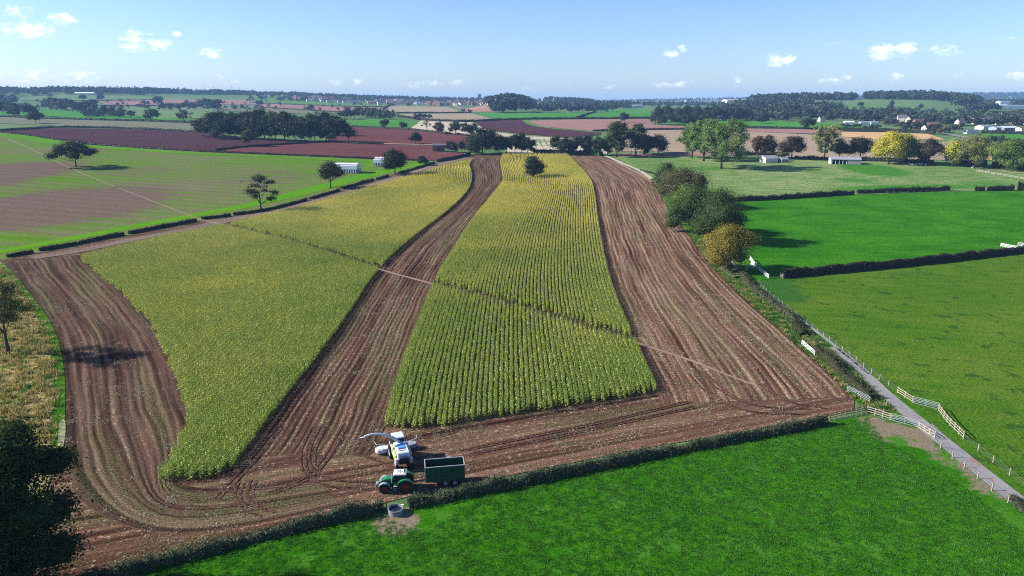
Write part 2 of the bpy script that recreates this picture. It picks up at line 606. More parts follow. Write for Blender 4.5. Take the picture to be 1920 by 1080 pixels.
def field(name, px_pts, mat, layer=0, s=None, smooth=0, mask=None, uvang=None, label=None, world=None):
    """a piece of land drawn as its own sheet on the terrain"""
    P = world if world is not None else wpts(px_pts)
    if smooth:
        P = chaikin(P, smooth, closed=True)
    P = np.array(P)
    A = abs(0.5 * np.sum(P[:, 0] * np.roll(P[:, 1], -1) - np.roll(P[:, 0], -1) * P[:, 1]))
    s = s or max(3.0, math.sqrt(A / 1500.0))
    B = []
    for i in range(len(P)):
        a, b = P[i], P[(i + 1) % len(P)]
        n = max(1, int(np.hypot(*(b - a)) / s))
        for j in range(n):
            B.append(a + (b - a) * j / n)
    B = np.array(B)
    lo, hi = P.min(0), P.max(0)
    gx, gy = np.meshgrid(np.arange(lo[0] + s / 2, hi[0], s), np.arange(lo[1] + s / 2, hi[1], s))
    gx, gy = gx.ravel(), gy.ravel()
    k = inside(P, gx, gy)
    G = np.stack([gx[k], gy[k]], 1)
    c = (lo + hi) / 2
    allp = np.concatenate([B, G]) - c
    nb = len(B)
    res = geometry.delaunay_2d_cdt([Vector(p) for p in allp], [(i, (i + 1) % nb) for i in range(nb)], [], 1, 1e-4)
    vs = np.array([tuple(v) for v in res[0]]) + c
    fs = np.array([f for f in res[2] if len(f) == 3])
    z = ground(vs[:, 0], vs[:, 1]) + lift_of(vs[:, 0], vs[:, 1], layer)
    V = np.column_stack([vs, z])
    uv = None
    if uvang is not None:
        ca, sa = math.cos(R(uvang)), math.sin(R(uvang))
        uv = np.column_stack([vs[:, 0] * ca - vs[:, 1] * sa, vs[:, 0] * sa + vs[:, 1] * ca])
    attr = None
    if mask is not None:
        attr = {'mask': ('POINT', mask(vs[:, 0], vs[:, 1]))}
    # faces must look up
    a, b, d = V[fs[:, 0]], V[fs[:, 1]], V[fs[:, 2]]
    nz_ = (b[:, 0] - a[:, 0]) * (d[:, 1] - a[:, 1]) - (b[:, 1] - a[:, 1]) * (d[:, 0] - a[:, 0])
    fs[nz_ < 0] = fs[nz_ < 0][:, ::-1]
    o = put(name, mesh_np(name, V, fs, mat, uv=uv, smooth=True, attr=attr))
    tag(o, label, kind='structure')
    return o


def strip(name, Lw, Rw, mat, layer=1, na=10, step=4.0, label=None):
    """a ribbon of land between two world curves, UV in metres across and along"""
    n = max(8, int(max(resample(Lw, step=step)[1][-1], 1) / step))
    A, ta = resample(Lw, n=n)
    B, tb = resample(Rw, n=n)
    wmean = float(np.mean(np.hypot(*(B - A).T)))
    V, UV = [], []
    for i in range(n):
        for j in range(na + 1):
            f = j / na
            p = A[i] * (1 - f) + B[i] * f
            V.append(p); UV.append((f * wmean, ta[i] * (1 - f) + tb[i] * f))
    V = np.array(V)
    z = ground(V[:, 0], V[:, 1]) + lift_of(V[:, 0], V[:, 1], layer)
    idx = np.arange(n * (na + 1)).reshape(n, na + 1)
    F = np.stack([idx[:-1, :-1], idx[:-1, 1:], idx[1:, 1:], idx[1:, :-1]], -1).reshape(-1, 4)
    V3 = np.column_stack([V, z])
    a, b, d = V3[F[0, 0]], V3[F[0, 1]], V3[F[0, 2]]
    if (b[0] - a[0]) * (d[1] - a[1]) - (b[1] - a[1]) * (d[0] - a[0]) < 0:
        F = F[:, ::-1]
    o = put(name, mesh_np(name, V3, F, mat, uv=UV, smooth=True))
    tag(o, label, kind='structure')
    return o


def ribbon(name, pts, width, mat, layer=2, px=True, smooth=2, label=None, kind='structure', step=2.0):
    P = wpts(pts) if px else [np.array(p) for p in pts]
    P = chaikin(P, smooth)
    P, t = resample(P, step=step)
    T = np.gradient(P, axis=0); T /= np.maximum(np.hypot(T[:, 0], T[:, 1])[:, None], 1e-6)
    Nn = np.column_stack([-T[:, 1], T[:, 0]])
    w = np.interp(t / t[-1], np.linspace(0, 1, len(width)), width) if isinstance(width, (list, tuple)) else width
    w = np.asarray(w) * np.ones(len(P))
    return strip(name, P + Nn * w[:, None] / 2, P - Nn * w[:, None] / 2, mat, layer, 2, step, label)

# ================================================================== LAND
# base sheet: one terrain to the horizon
def base_terrain():
    rs = np.concatenate([[4], np.geomspace(12, 350, 30), np.arange(365, 1200, 15), np.geomspace(1210, 12000, 190)])
    az = np.concatenate([np.radians(np.arange(-55, 55.01, 0.5)), np.radians(np.arange(60, 301, 5))])
    na, nr = len(az), len(rs)
    Rr, Aa = np.meshgrid(rs, az, indexing='ij')
    X, Y = Rr * np.sin(Aa), Rr * np.cos(Aa)
    Z = ground(X, Y) - 0.06 - Rr * 0.0004
    V = np.column_stack([X.ravel(), Y.ravel(), Z.ravel()])
    idx = np.arange(nr * na).reshape(nr, na)
    j2 = np.roll(idx, -1, axis=1)
    F = np.stack([idx[:-1], idx[1:], j2[1:], j2[:-1]], -1).reshape(-1, 4)[:, ::-1]
    V = np.vstack([V, [[0, 0, gz(0, 0) - 0.06]]])
    c = len(V) - 1
    F2 = np.array([[c, idx[0, (j + 1) % na], idx[0, j], idx[0, j]] for j in range(na)])
    F2 = F2[:, :3]
    m1 = mesh_np("ground", V, F, GRASS_FAR, smooth=True)
    bm = bmesh.new(); bm.from_mesh(m1)
    bm.verts.ensure_lookup_table()
    for t in F2:
        try:
            bm.faces.new([bm.verts[int(i)] for i in t])
        except ValueError:
            pass
    bmesh.ops.recalc_face_normals(bm, faces=bm.faces)
    if sum(f.normal.z for f in bm.faces) < 0:
        bmesh.ops.reverse_faces(bm, faces=bm.faces)
    bm.to_mesh(m1); bm.free()
    return tag(put("ground", m1), "rolling farmland reaching to the horizon", kind='structure')


GRASS_FAR = field_mat("grass_far", (0.075, 0.14, 0.05), (0.11, 0.165, 0.065), ang=60, sw=60, sl=200, patch=300, fine=8, bstr=0.2)
base_terrain()

GREEN_A, GREEN_B = (0.017, 0.095, 0.002), (0.037, 0.132, 0.005)
M_PASTURE = field_mat("bright_pasture", GREEN_A, GREEN_B, ang=-100, sw=1.2, sl=5, amt=0.6, patch=14, contrast=0.2, fine=0.45, fine_amt=0.32, bstr=0.8, bdist=0.12,
                      cm=(0.17, 0.135, 0.09), cc=(0.042, 0.14, 0.010), cc_scale=6.0, cc_thr=0.60)
M_PASTURE2 = field_mat("emerald_pasture", (0.018, 0.104, 0.003), (0.038, 0.150, 0.006), ang=-85, sw=1.6, sl=22, amt=0.45, patch=22, contrast=.13, fine=1.1, fine_amt=0.34, bstr=0.6, bdist=0.15,
                       cc=(0.02, 0.07, 0.015), cc_scale=7.0, cc_thr=0.70)
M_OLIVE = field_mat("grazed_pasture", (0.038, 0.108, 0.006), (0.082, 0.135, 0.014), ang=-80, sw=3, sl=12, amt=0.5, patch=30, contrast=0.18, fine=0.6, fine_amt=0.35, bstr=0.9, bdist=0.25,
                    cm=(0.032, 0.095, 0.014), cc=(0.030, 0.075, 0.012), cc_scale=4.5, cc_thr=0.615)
M_PALE = field_mat("seeding_pasture", (0.070, 0.150, 0.026), (0.19, 0.225, 0.095), ang=-88, sw=3.5, sl=16, amt=0.65, patch=70, contrast=0.14, fine=1.6, fine_amt=0.35, bstr=0.9, bdist=0.4,
                   cm=(0.04, 0.145, 0.014))
M_REGROW = field_mat("regrowing_field", (0.075, 0.165, 0.008), (0.135, 0.125, 0.062), ang=-76, sw=4.0, sl=120, amt=0.62, patch=120, contrast=0.10, fine=1.2, fine_amt=0.2, bstr=0.4,
                     cm=(0.125, 0.088, 0.066), lines=11.0, line_amt=0.16)
M_PURPLE = field_mat("ploughed_field", (0.052, 0.023, 0.031), (0.070, 0.032, 0.038), ang=-78, sw=3, sl=200, patch=150, fine=2.0, fine_amt=0.2, bstr=0.5, lines=14, line_amt=0.12)
M_RED = field_mat("red_ploughed_field", (0.096, 0.034, 0.036), (0.122, 0.048, 0.044), ang=-80, sw=3, sl=200, patch=90, fine=2.0, fine_amt=0.2, bstr=0.5, lines=14, line_amt=0.12, cm=(0.26, 0.16, 0.13))
M_ROSE = field_mat("rose_stubble", (0.22, 0.120, 0.100), (0.27, 0.155, 0.125), ang=-85, sw=5, sl=200, patch=150, fine=3, fine_amt=0.15, bstr=0.3, lines=18, line_amt=0.12)
M_TAN = field_mat("tan_stubble", (0.24, 0.185, 0.125), (0.29, 0.225, 0.155), ang=-82, sw=6, sl=200, patch=150, fine=3, fine_amt=0.12, bstr=0.3, lines=20, line_amt=0.12)
M_GOLD = field_mat("gold_stubble", (0.42, 0.27, 0.13), (0.46, 0.30, 0.15), ang=-85, sw=6, sl=200, patch=100, fine=3, fine_amt=0.1, bstr=0.3)
M_CREAM = field_mat("cream_stubble", (0.36, 0.30, 0.22), (0.42, 0.35, 0.26), ang=-70, sw=6, sl=120, patch=80, fine=3, fine_amt=0.12, bstr=0.3)
M_GREY = field_mat("grey_green_stubble", (0.125, 0.135, 0.085), (0.16, 0.165, 0.105), ang=-84, sw=6, sl=200, patch=200, fine=3, fine_amt=0.15, bstr=0.3, lines=16, line_amt=0.15)
M_FGREEN = field_mat("far_green_field", (0.070, 0.155, 0.034), (0.09, 0.18, 0.042), ang=-80, sw=10, sl=150, patch=150, fine=5, fine_amt=0.12, bstr=0.3)
M_FGREEN2 = field_mat("far_dull_field", (0.10, 0.16, 0.065), (0.125, 0.185, 0.075), ang=-80, sw=10, sl=150, patch=150, fine=5, fine_amt=0.12, bstr=0.3)
M_VIVID = field_mat("vivid_crop", (0.045, 0.16, 0.022), (0.06, 0.19, 0.028), ang=-80, sw=10, sl=150, patch=150, fine=5, fine_amt=0.1, bstr=0.3)
M_VERGE = field_mat("verge_grass", (0.026, 0.105, 0.005), (0.060, 0.14, 0.010), ang=45, sw=0.8, sl=6, amt=0.5, patch=9, fine=0.5, fine_amt=0.5, bstr=1.0, bdist=0.4,
                    cc=(0.22, 0.19, 0.08), cc_scale=3.0, cc_thr=0.60)
M_ROUGH = field_mat("rough_grass", (0.33, 0.24, 0.10), (0.20, 0.18, 0.06), ang=10, sw=1.6, sl=5, amt=0.5, patch=9, contrast=0.14, fine=0.6, fine_amt=0.5, bstr=1.0, bdist=0.5,
                    cm=(0.05, 0.15, 0.02), cc=(0.075, 0.05, 0.022), cc_scale=2.5, cc_thr=0.63)
SOIL_A, SOIL_B, PALE = (0.088, 0.038, 0.028), (0.185, 0.098, 0.075), (0.40, 0.34, 0.25)
M_STUB_L = stubble_mat("stubble_left", (0.054, 0.029, 0.020), (0.138, 0.080, 0.056), (0.31, 0.28, 0.20), litter_thr=0.615, row=1.5, row_amt=0.4)
M_STUB_M = stubble_mat("stubble_middle", (0.060, 0.029, 0.019), (0.142, 0.078, 0.053), (0.36, 0.31, 0.23), litter_thr=0.585)
M_STUB_R = stubble_mat("stubble_right", (0.092, 0.044, 0.028), (0.222, 0.126, 0.084), (0.44, 0.36, 0.23), litter_thr=0.57, row=1.6, row_amt=0.45)
M_HEAD = stubble_mat("headland", (0.066, 0.031, 0.021), (0.158, 0.084, 0.055), (0.38, 0.33, 0.24), row=2.3, row_amt=0.30, litter_thr=0.585, track=7.0)
M_TRACKEDGE = stubble_mat("field_edge", (0.14, 0.085, 0.065), (0.25, 0.18, 0.145), (0.42, 0.35, 0.28), row=2.4, row_amt=0.35, litter_thr=0.61)
M_SHADED_FLOOR = field_mat("shaded_maize_floor", (0.030, 0.026, 0.014), (0.048, 0.040, 0.022), patch=6, fine=.5, fine_amt=.4)  # soil and weeds, with the crop's leaf shade darkened into the colour
M_DIRT = plain("bare_path", (0.22, 0.15, 0.105), 0.95, 0.1, vary=0.3, scale=1.2)
M_ASPHALT = field_mat("lane_asphalt", (0.19, 0.185, 0.185), (0.235, 0.225, 0.22), ang=-45, sw=0.6, sl=14, patch=8, fine=0.3, fine_amt=0.15, bstr=0.2, cc=(0.22, 0.15, 0.12), cc_scale=5, cc_thr=0.64)

# ---- the big left field with its bare patches
def blobs(lst):
    B = [(np.array(pix(px, py)[:2]), np.array(pix(px + wx, py)[:2]), np.array(pix(px, py + wy)[:2]), k) for px, py, wx, wy, k in lst]
    def f(x, y):
        out = np.zeros(np.shape(x))
        for c, a, b, k in B:
            ra, rb = np.hypot(*(a - c)), np.hypot(*(b - c))
            d = np.sqrt(((x - c[0]) / ra) ** 2 + ((y - c[1]) / rb) ** 2)
            out = np.maximum(out, k * np.clip(1.35 - d, 0, 1))
        return out
    return f


HEDGE_L = [(890, 289), (875, 293), (815, 303), (735, 327), (640, 353), (560, 374), (490, 396), (370, 417), (260, 437), (130, 464), (60, 475), (0, 489), (-160, 516)]
field("regrowing_field", [(-200, 234), (0, 248), (100, 262), (175, 272), (362, 284), (480, 289), (705, 299), (815, 302)] + HEDGE_L[3:], M_REGROW, 0, s=9,
      mask=blobs([(110, 385, 190, 44, 1.3), (-40, 330, 150, 40, 1.2), (260, 322, 110, 16, .45), (520, 330, 120, 24, .5), (60, 300, 80, 10, .35), (160, 280, 60, 8, .8), (430, 360, 60, 24, .35)]),
      label="striped green and brown field left of the maize")
# green margin along that field's hedge
ribbon("field_margin", [(-160, 500), (0, 472), (130, 448), (260, 423), (370, 403), (490, 381), (640, 341), (740, 316), (815, 303)], [7, 8, 9, 10, 14, 16, 14, 10], field_mat(
    "margin_grass", (0.062, 0.19, 0.004), (0.09, 0.22, 0.006), ang=30, sw=2, sl=30, patch=30, fine=1, fine_amt=0.2), 1)
ribbon("field_margin", [(0, 251), (100, 266), (175, 276), (362, 288), (480, 293), (705, 303), (800, 306)], [30, 24, 18, 14, 9, 8], field_mat(
    "margin_grass_far", (0.06, 0.175, 0.006), (0.09, 0.205, 0.010), ang=80, sw=2, sl=60, patch=60, fine=1, fine_amt=0.15), 1, step=6)

# ---- far and middle-distance fields
FIELDS = [
    ("ploughed_field", M_PURPLE, 0, [(5, 246), (112, 240), (250, 242.5), (362, 248), (410, 251), (457, 257), (540, 262), (612, 266), (560, 269.5), (490, 273.5), (430, 279), (405, 283.5), (362, 283.5), (175, 271.5), (100, 261.5)], "dark purple ploughed field on the left"),
    ("ploughed_field", M_RED, 0, [(407, 284), (430, 279.7), (490, 274), (560, 270), (620, 267), (660, 269), (720, 271), (815, 273), (812, 284), (868, 286), (872, 291), (815, 301), (705, 298), (480, 288.5)], "red ploughed field behind the white covered stacks"),
    ("ploughed_field", M_RED, 0, [(640, 239), (663, 238), (760, 243), (880, 255), (905, 262), (905, 280), (868, 280), (815, 272), (720, 270), (660, 268), (612, 265)], "red ploughed field behind the round wood"),
    ("stubble_field", M_GREY, 0, [(-200, 210), (0, 219), (83, 223), (187, 226), (360, 231), (385, 240), (410, 250), (362, 247), (250, 241.5), (112, 236), (0, 231), (-200, 228)], "grey green stubble field behind the purple plough land"),
    ("far_field", M_FGREEN2, 0, [(-200, 229), (0, 232), (112, 238), (40, 243), (-10, 247), (-200, 235)], "green strip at the left edge below the grey stubble"),
    ("far_field", M_VIVID, 0, [(-200, 205), (0, 210), (75, 203), (150, 208), (230, 217), (370, 224), (370, 229), (187, 224), (83, 221), (0, 217), (-200, 208)], "bright green field with hedgerow trees on the left"),
    ("far_field", M_FGREEN2, 0, [(190, 199), (285, 199), (400, 196), (400, 222), (300, 221), (220, 213)], "dull green field beyond the left hedgerow"),
    ("far_field", M_ROSE, 0, [(186, 189.5), (290, 187.5), (300, 195), (290, 198), (200, 196)], "pinkish stubble strip on the left hillside"),
    ("far_field", M_ROSE, 0, [(300, 186), (480, 187), (480, 196), (400, 196), (330, 193), (300, 195)], "pinkish stubble field below the pylons"),
    ("far_field", M_FGREEN2, 0, [(20, 183), (90, 178.5), (180, 179), (290, 182), (286, 187), (180, 188), (40, 188)], "green slope below the left ridge wood"),
    ("far_field", M_FGREEN, 0, [(470, 184.5), (560, 187), (730, 198.5), (722, 201), (600, 198), (470, 193)], "pale green field sloping below the hill town"),
    ("far_field", M_ROSE, 0, [(480, 193.5), (600, 198.5), (716, 201.5), (706, 207), (640, 210), (560, 205), (480, 200)], "pink stubble field in front of the pale green slope"),
    ("far_field", M_GREY, 0, [(400, 198), (480, 201), (560, 206), (640, 211), (600, 214), (480, 210), (400, 207)], "grey stubble field left of the poplar plantation"),
    ("far_field", M_TAN, 0, [(728, 198.5), (840, 200.5), (862, 208.5), (848, 211.5), (742, 212), (716, 206)], "tan stubble field below the town"),
    ("far_field", M_ROSE, 0, [(850, 199.5), (910, 198.5), (927, 209.5), (870, 210.5)], "small red field below the church tower"),
    ("far_field", M_VIVID, 0, [(888, 212), (960, 210.5), (1112, 210.5), (1080, 222.5), (960, 223.5), (930, 223)], "vivid green field in the centre distance"),
    ("far_field", M_VIVID, 0, [(1118, 210.5), (1150, 204), (1220, 206), (1222, 221.5), (1084, 222.5)], "vivid green field left of the conifer wood"),
    ("far_field", M_TAN, 0, [(750, 213.5), (885, 212.5), (925, 223), (885, 228.5), (800, 227), (746, 218)], "tan field left of the vivid green field"),
    ("far_field", M_VIVID, 0, [(646, 229), (700, 222.5), (780, 227), (784, 233), (770, 238.5), (668, 237.5)], "small green field right of the round wood"),
    ("far_field", M_CREAM, 0, [(770, 240), (790, 226), (885, 229.5), (925, 247), (985, 255), (1060, 259), (1090, 262), (1140, 264), (1140, 288), (960, 288), (905, 262), (880, 254)], "cream stubble with winding tracks behind the trees"),
    ("ploughed_field", M_PURPLE, 1, [(890, 228.8), (960, 224.5), (983, 226), (990, 232), (1010, 237.5), (1060, 243), (1125, 248), (1125, 253), (1060, 257.5), (985, 251.5), (925, 245), (905, 240)], "dark purple wedge of ploughed land in the centre"),
    ("far_field", M_ROSE, 0, [(988, 226.5), (1080, 224), (1220, 223), (1226, 234.5), (1282, 236), (1282, 241), (1110, 246), (1015, 237)], "pinkish stubble field in front of the conifer wood"),
    ("far_field", M_FGREEN, 0, [(975, 262), (1020, 260), (1040, 270), (1030, 277), (985, 278)], "small green paddock between the centre tree clumps"),
    ("far_field", M_TAN, 0, [(1140, 247), (1282, 242), (1480, 250), (1660, 262), (1830, 268), (1830, 288), (1800, 300), (1500, 296), (1390, 290), (1240, 284), (1140, 284)], "wide tan stubble field behind the parkland trees"),
    ("far_field", M_ROSE, 0, [(1150, 288), (1400, 285), (1400, 291), (1160, 294)], "narrow red soil strip behind the parkland pasture"),
    ("far_field", M_VIVID, 0, [(1230, 224), (1385, 225), (1560, 231), (1668, 242), (1480, 241), (1290, 237)], "green pasture strip with single trees on the right"),
    ("far_field", M_ROSE, 1, [(1285, 240), (1480, 242), (1575, 244.5), (1578, 252), (1480, 249.5), (1285, 243)], "pink strip between the green pasture and the tan stubble"),
    ("far_field", M_GOLD, 1, [(1578, 247), (1665, 248.5), (1740, 251), (1772, 262), (1650, 261), (1578, 256)], "golden stubble strip before the village"),
    ("far_field", M_GOLD, 1, [(1790, 281), (1860, 276), (1860, 300), (1790, 298)], "golden ground between the right parkland trees"),
    ("far_field", M_FGREEN, 0, [(1510, 208), (1550, 199), (1600, 196), (1650, 197), (1730, 200), (1775, 211), (1730, 217), (1600, 214)], "green hill slope below the long ridge wood"),
    ("far_field", M_FGREEN, 0, [(1775, 214), (1820, 210.5), (1870, 214), (1850, 224), (1790, 222)], "green field behind the village on the right"),
    ("far_field", M_VIVID, 0, [(1840, 249), (1960, 250), (2000, 262), (1850, 260)], "green field right of the village sheds"),
    ("far_field", M_ROSE, 0, [(1340, 199.5), (1400, 194), (1480, 191.5), (1470, 196), (1400, 203), (1330, 205)], "pinkish slope under the right ridge"),
    ("far_field", M_FGREEN2, 0, [(300, 181), (480, 184), (480, 187), (300, 186)], "pale slope below the pylon ridge"),
]
for nm, mt, ly, pts, lb in FIELDS:
    field(nm, pts, mt, ly, label=lb)
ribbon("track", [(655, 268), (700, 269.5), (770, 270.5), (822, 272)], 5, M_CREAM, 2, step=6, label="pale track across the red fields")
ribbon("track", [(984, 226), (996, 235), (1030, 240.5), (1090, 246), (1130, 249)], 9, M_FGREEN, 3, step=8, label="grass track curving round the purple plough land")

# ---- pastures on the right
field("pasture", [(1150, 293.5), (1240, 292.5), (1480, 300), (1660, 303), (1780, 312), (1920, 322), (2150, 340), (2150, 362), (1920, 357), (1740, 359), (1520, 369), (1372, 377), (1320, 372), (1240, 342), (1200, 322), (1170, 304)], M_PALE, 0, s=8,
      mask=blobs([(1640, 318, 60, 14, 1.1), (1700, 352, 200, 7, .8), (1600, 338, 70, 7, .6), (1850, 345, 90, 8, .6), (1330, 316, 60, 6, .6)]), label="pale seeding pasture with parkland trees")
field("pasture", [(1300, 377), (1372, 377.5), (1520, 369.5), (1740, 359.5), (1920, 357.5), (2150, 362), (2150, 450), (1920, 471), (1700, 498), (1465, 520), (1420, 525), (1385, 500), (1340, 450)], M_PASTURE2, 0, s=6, label="emerald green pasture between the two hedges")
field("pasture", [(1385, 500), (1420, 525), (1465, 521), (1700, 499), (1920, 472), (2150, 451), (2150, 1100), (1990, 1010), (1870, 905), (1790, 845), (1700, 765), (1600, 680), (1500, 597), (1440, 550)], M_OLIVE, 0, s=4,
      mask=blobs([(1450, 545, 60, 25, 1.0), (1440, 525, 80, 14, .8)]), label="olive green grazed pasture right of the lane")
field("pasture", [(-300, 1200), (100, 1100), (350, 1040), (560, 987), (742, 950), (1220, 848), (1550, 792), (1628, 778), (1675, 790), (1722, 800), (1760, 825), (1850, 905), (1930, 975), (2100, 1120), (2300, 1400), (-900, 1500)], M_PASTURE, 0, s=2.5,
      mask=blobs([(742, 975, 45, 24, 1.5), (820, 985, 60, 12, .5), (1690, 815, 60, 18, 1.4), (1640, 790, 40, 10, .8), (1790, 870, 28, 20, .9), (1850, 915, 30, 22, .9), (1740, 838, 26, 16, .8), (620, 1010, 60, 16, .4)]),
      label="bright green pasture in front of the low hedge")
# ---- the maize field
HB = [(1560, 778), (1400, 808), (1220, 838), (1000, 882), (760, 932), (720, 943), (560, 975), (350, 1034), (160, 1085), (-60, 1150)]
FIELD_R = [(1125, 291.5), (1160, 304), (1198, 322), (1228, 342), (1250, 385), (1292, 440), (1340, 505), (1400, 562), (1480, 632), (1560, 702), (1602, 748), (1600, 768)]
field("harvested_field", HEDGE_L[:-1] + [(5, 494), (60, 558), (98, 620), (114, 700), (112, 790), (104, 880), (70, 980), (0, 1080), (-60, 1150)] + HB[::-1][1:] + FIELD_R[::-1], M_HEAD, 0, s=3.0, uvang=69.5,
      label="brown harvested maize field around the standing crop")

XR1 = [(440, 880), (462, 850), (520, 770), (560, 720), (600, 670), (655, 592), (710, 505), (770, 450), (830, 405), (868, 372), (884, 350), (886, 328), (879, 310), (890, 296)]
XL2 = [(690, 862), (722, 798), (738, 730), (770, 640), (812, 535), (838, 490), (874, 430), (906, 388), (932, 358), (944, 340), (940, 318), (937, 303), (943, 291)]
XR2 = [(1250, 790), (1232, 737), (1212, 690), (1188, 640), (1162, 580), (1142, 520), (1129, 460), (1121, 410), (1117, 370), (1110, 340), (1086, 314), (1064, 292)]


def curveY(px, n=2):
    P = chaikin(wpts(px), n)
    k = np.argsort(P[:, 1])
    return P[k]


cR1, cL2, cR2 = curveY(XR1), curveY(XL2), curveY(XR2)
fR1 = lambda y: np.interp(y, cR1[:, 1], cR1[:, 0])
fL2 = lambda y: np.interp(y, cL2[:, 1], cL2[:, 0])
fR2 = lambda y: np.interp(y, cR2[:, 1], cR2[:, 0])


def between(fa, fb, y0, y1, n=160):
    y = np.linspace(y0, y1, n)
    return np.column_stack([fa(y), y]), np.column_stack([fb(y), y])


ymax = min(cR1[-1, 1], cL2[-1, 1])
A_, B_ = between(fR1, fL2, 99.0, ymax)
strip("stubble_strip", A_, B_, M_STUB_M, 1, 12, 3.0, "brown stubble strip between the two maize blocks")
RR = chaikin(wpts(FIELD_R[:-1]), 2); RR = RR[np.argsort(RR[:, 1])]
fRR = lambda y: np.interp(y, RR[:, 1], RR[:, 0])
# right strip: lower end fans out towards the gate corner
yb = np.linspace(cR2[0, 1] + 7, min(cR2[-1, 1], RR[-1, 1]), 170)
yr = np.linspace(RR[0, 1] + 1, min(cR2[-1, 1], RR[-1, 1]), 170)
strip("stubble_strip", np.column_stack([fR2(yb), yb]), np.column_stack([fRR(yr), yr]), M_STUB_R, 1, 14, 3.0, "pale brown stubble strip right of the maize")
EL = chaikin(wpts([(8, 492), (60, 558), (98, 620), (114, 700), (112, 790), (118, 870), (160, 960), (300, 1010), (470, 985), (640, 948)]), 2)
CLpx = [(160, 478), (182, 510), (240, 560), (290, 620), (320, 680), (340, 740), (360, 790), (352, 840), (322, 880), (330, 912), (420, 918), (600, 900)]
CL = chaikin(wpts(CLpx), 2)
strip("stubble_strip", EL, CL, M_STUB_L, 1, 14, 3.0, "curving grey brown stubble strip left of the maize")
ribbon("field_edge", [(60, 483), (150, 470), (260, 447), (370, 427), (440, 409), (500, 401), (560, 386), (650, 362), (745, 334), (830, 306), (880, 296)], [9, 8, 9, 10, 10, 11, 12, 12, 14], M_TRACKEDGE, 2, label="bare headland along the left hedge")

PATH1 = [(-200, 205), (0, 256), (50, 276), (80, 291), (137, 319), (217, 351), (290, 379), (350, 403), (372, 411)]
ribbon("footpath", PATH1, [.6, 1.0, .7, 1.1, .8, 1.1, .9, .9], plain("worn_path", (0.20, 0.155, 0.09), .95, .1, vary=.4, scale=.4), 3, smooth=1, step=5, label="trodden footpath across the left field")
PATH2 = [(372, 411), (412, 421), (560, 457), (710, 505), (812, 533), (1000, 584), (1190, 642), (1300, 678), (1385, 712), (1430, 728)]
ribbon("footpath", [(372, 411), (412, 421), (436, 427)], 1.5, M_DIRT, 3, smooth=0, step=3, label="footpath crossing the headland by the left hedge")
ribbon("footpath", [(706, 504), (730, 511), (752, 517), (790, 527), (812, 533)], [1.0, 1.4, 1.0, 1.5, 1.0], M_DIRT, 3, smooth=0, step=3, label="pale footpath crossing the middle stubble strip")
ribbon("footpath", [(1190, 642), (1300, 678), (1385, 712), (1430, 728)], [.9, 1.3, .8, 1.2, 1.0, .6, .9, .3], M_DIRT, 3, smooth=0, step=3, label="pale footpath crossing the right stubble strip")
pw2 = np.array(wpts(PATH2))
WEEDY = field_mat("weedy_pale", (0.20, 0.22, 0.10), (0.30, 0.29, 0.17), patch=2, fine=0.4, fine_amt=0.5)
for pts, lb in (([(112, 790), (122, 785), (124, 810), (117, 850), (108, 862), (109, 820)], "pale green weedy streak at the left field edge"),):
    field("weed_patch", pts, WEEDY, 4, smooth=1, s=1.5, label=lb)

RUT = field_mat("tyre_rut_soil", (0.052, 0.026, 0.019), (0.120, 0.064, 0.044), ang=0, sw=.5, sl=.5, amt=.8, patch=1.5, contrast=.1, fine=.4, fine_amt=.4, bstr=1.0, bdist=.2)
for pts in ([(640, 800), (612, 850), (590, 880), (560, 905), (500, 925)], [(585, 800), (560, 850), (566, 890), (610, 915), (680, 915)], [(600, 800), (576, 850), (584, 884), (624, 903), (690, 903)],
            [(447, 905), (437, 930), (452, 955), (480, 968)], [(470, 900), (460, 928), (478, 950), (505, 960)], [(660, 850), (700, 862), (735, 878), (760, 892)], [(520, 800), (480, 850), (445, 890), (400, 935)],
            [(1290, 700), (1330, 745), (1400, 775), (1500, 776)], [(1310, 695), (1352, 738), (1420, 765), (1510, 766)], [(1420, 720), (1470, 755), (1540, 765)], [(880, 850), (1000, 826), (1150, 795), (1300, 762)], [(860, 845), (980, 820), (1130, 790), (1290, 752)]):
    for d_ in (0, 2):
        ribbon("tyre_rut", [(a + d_ * 5, b + d_ * .6) for a, b in pts], .42, RUT, 3, smooth=2, step=.7, label="tyre rut curving over the harvested headland")

# ---- lane, verges, rough ground
LANE = [(1330, 450), (1375, 503), (1402, 532), (1440, 560), (1500, 605), (1560, 652), (1620, 702), (1665, 745), (1723, 792), (1797, 851), (1865, 905), (1932, 957), (2030, 1030)]
field("verge", [(1228, 342), (1250, 385), (1292, 440), (1340, 505), (1400, 562), (1480, 632), (1560, 702), (1602, 750), (1628, 772), (1722, 800), (1850, 902), (2050, 1070), (2060, 1045), (1880, 905), (1800, 840), (1710, 760), (1600, 672), (1500, 594), (1440, 548), (1400, 510), (1360, 460), (1300, 375), (1240, 340)], M_VERGE, 1, s=2.5,
      label="grass verges along the lane")
_l = wpts(LANE[3:])
ribbon("lane", LANE[5:], [2.6, 2.9, 3.1, 2.9, 2.9], M_ASPHALT, 3, label="narrow grey asphalt lane")
lane_c = chaikin(wpts(LANE[:7]), 2)
_t = np.gradient(lane_c, axis=0); _t /= np.hypot(_t[:, 0], _t[:, 1])[:, None]
_n = np.column_stack([-_t[:, 1], _t[:, 0]])
for sgn in (-1, 1):
    ribbon("wheel_track", [tuple(p) for p in (lane_c + _n * sgn * 1.15)], 0.95, M_ASPHALT, 3, px=False, smooth=0, label="concrete wheel track of the lane")
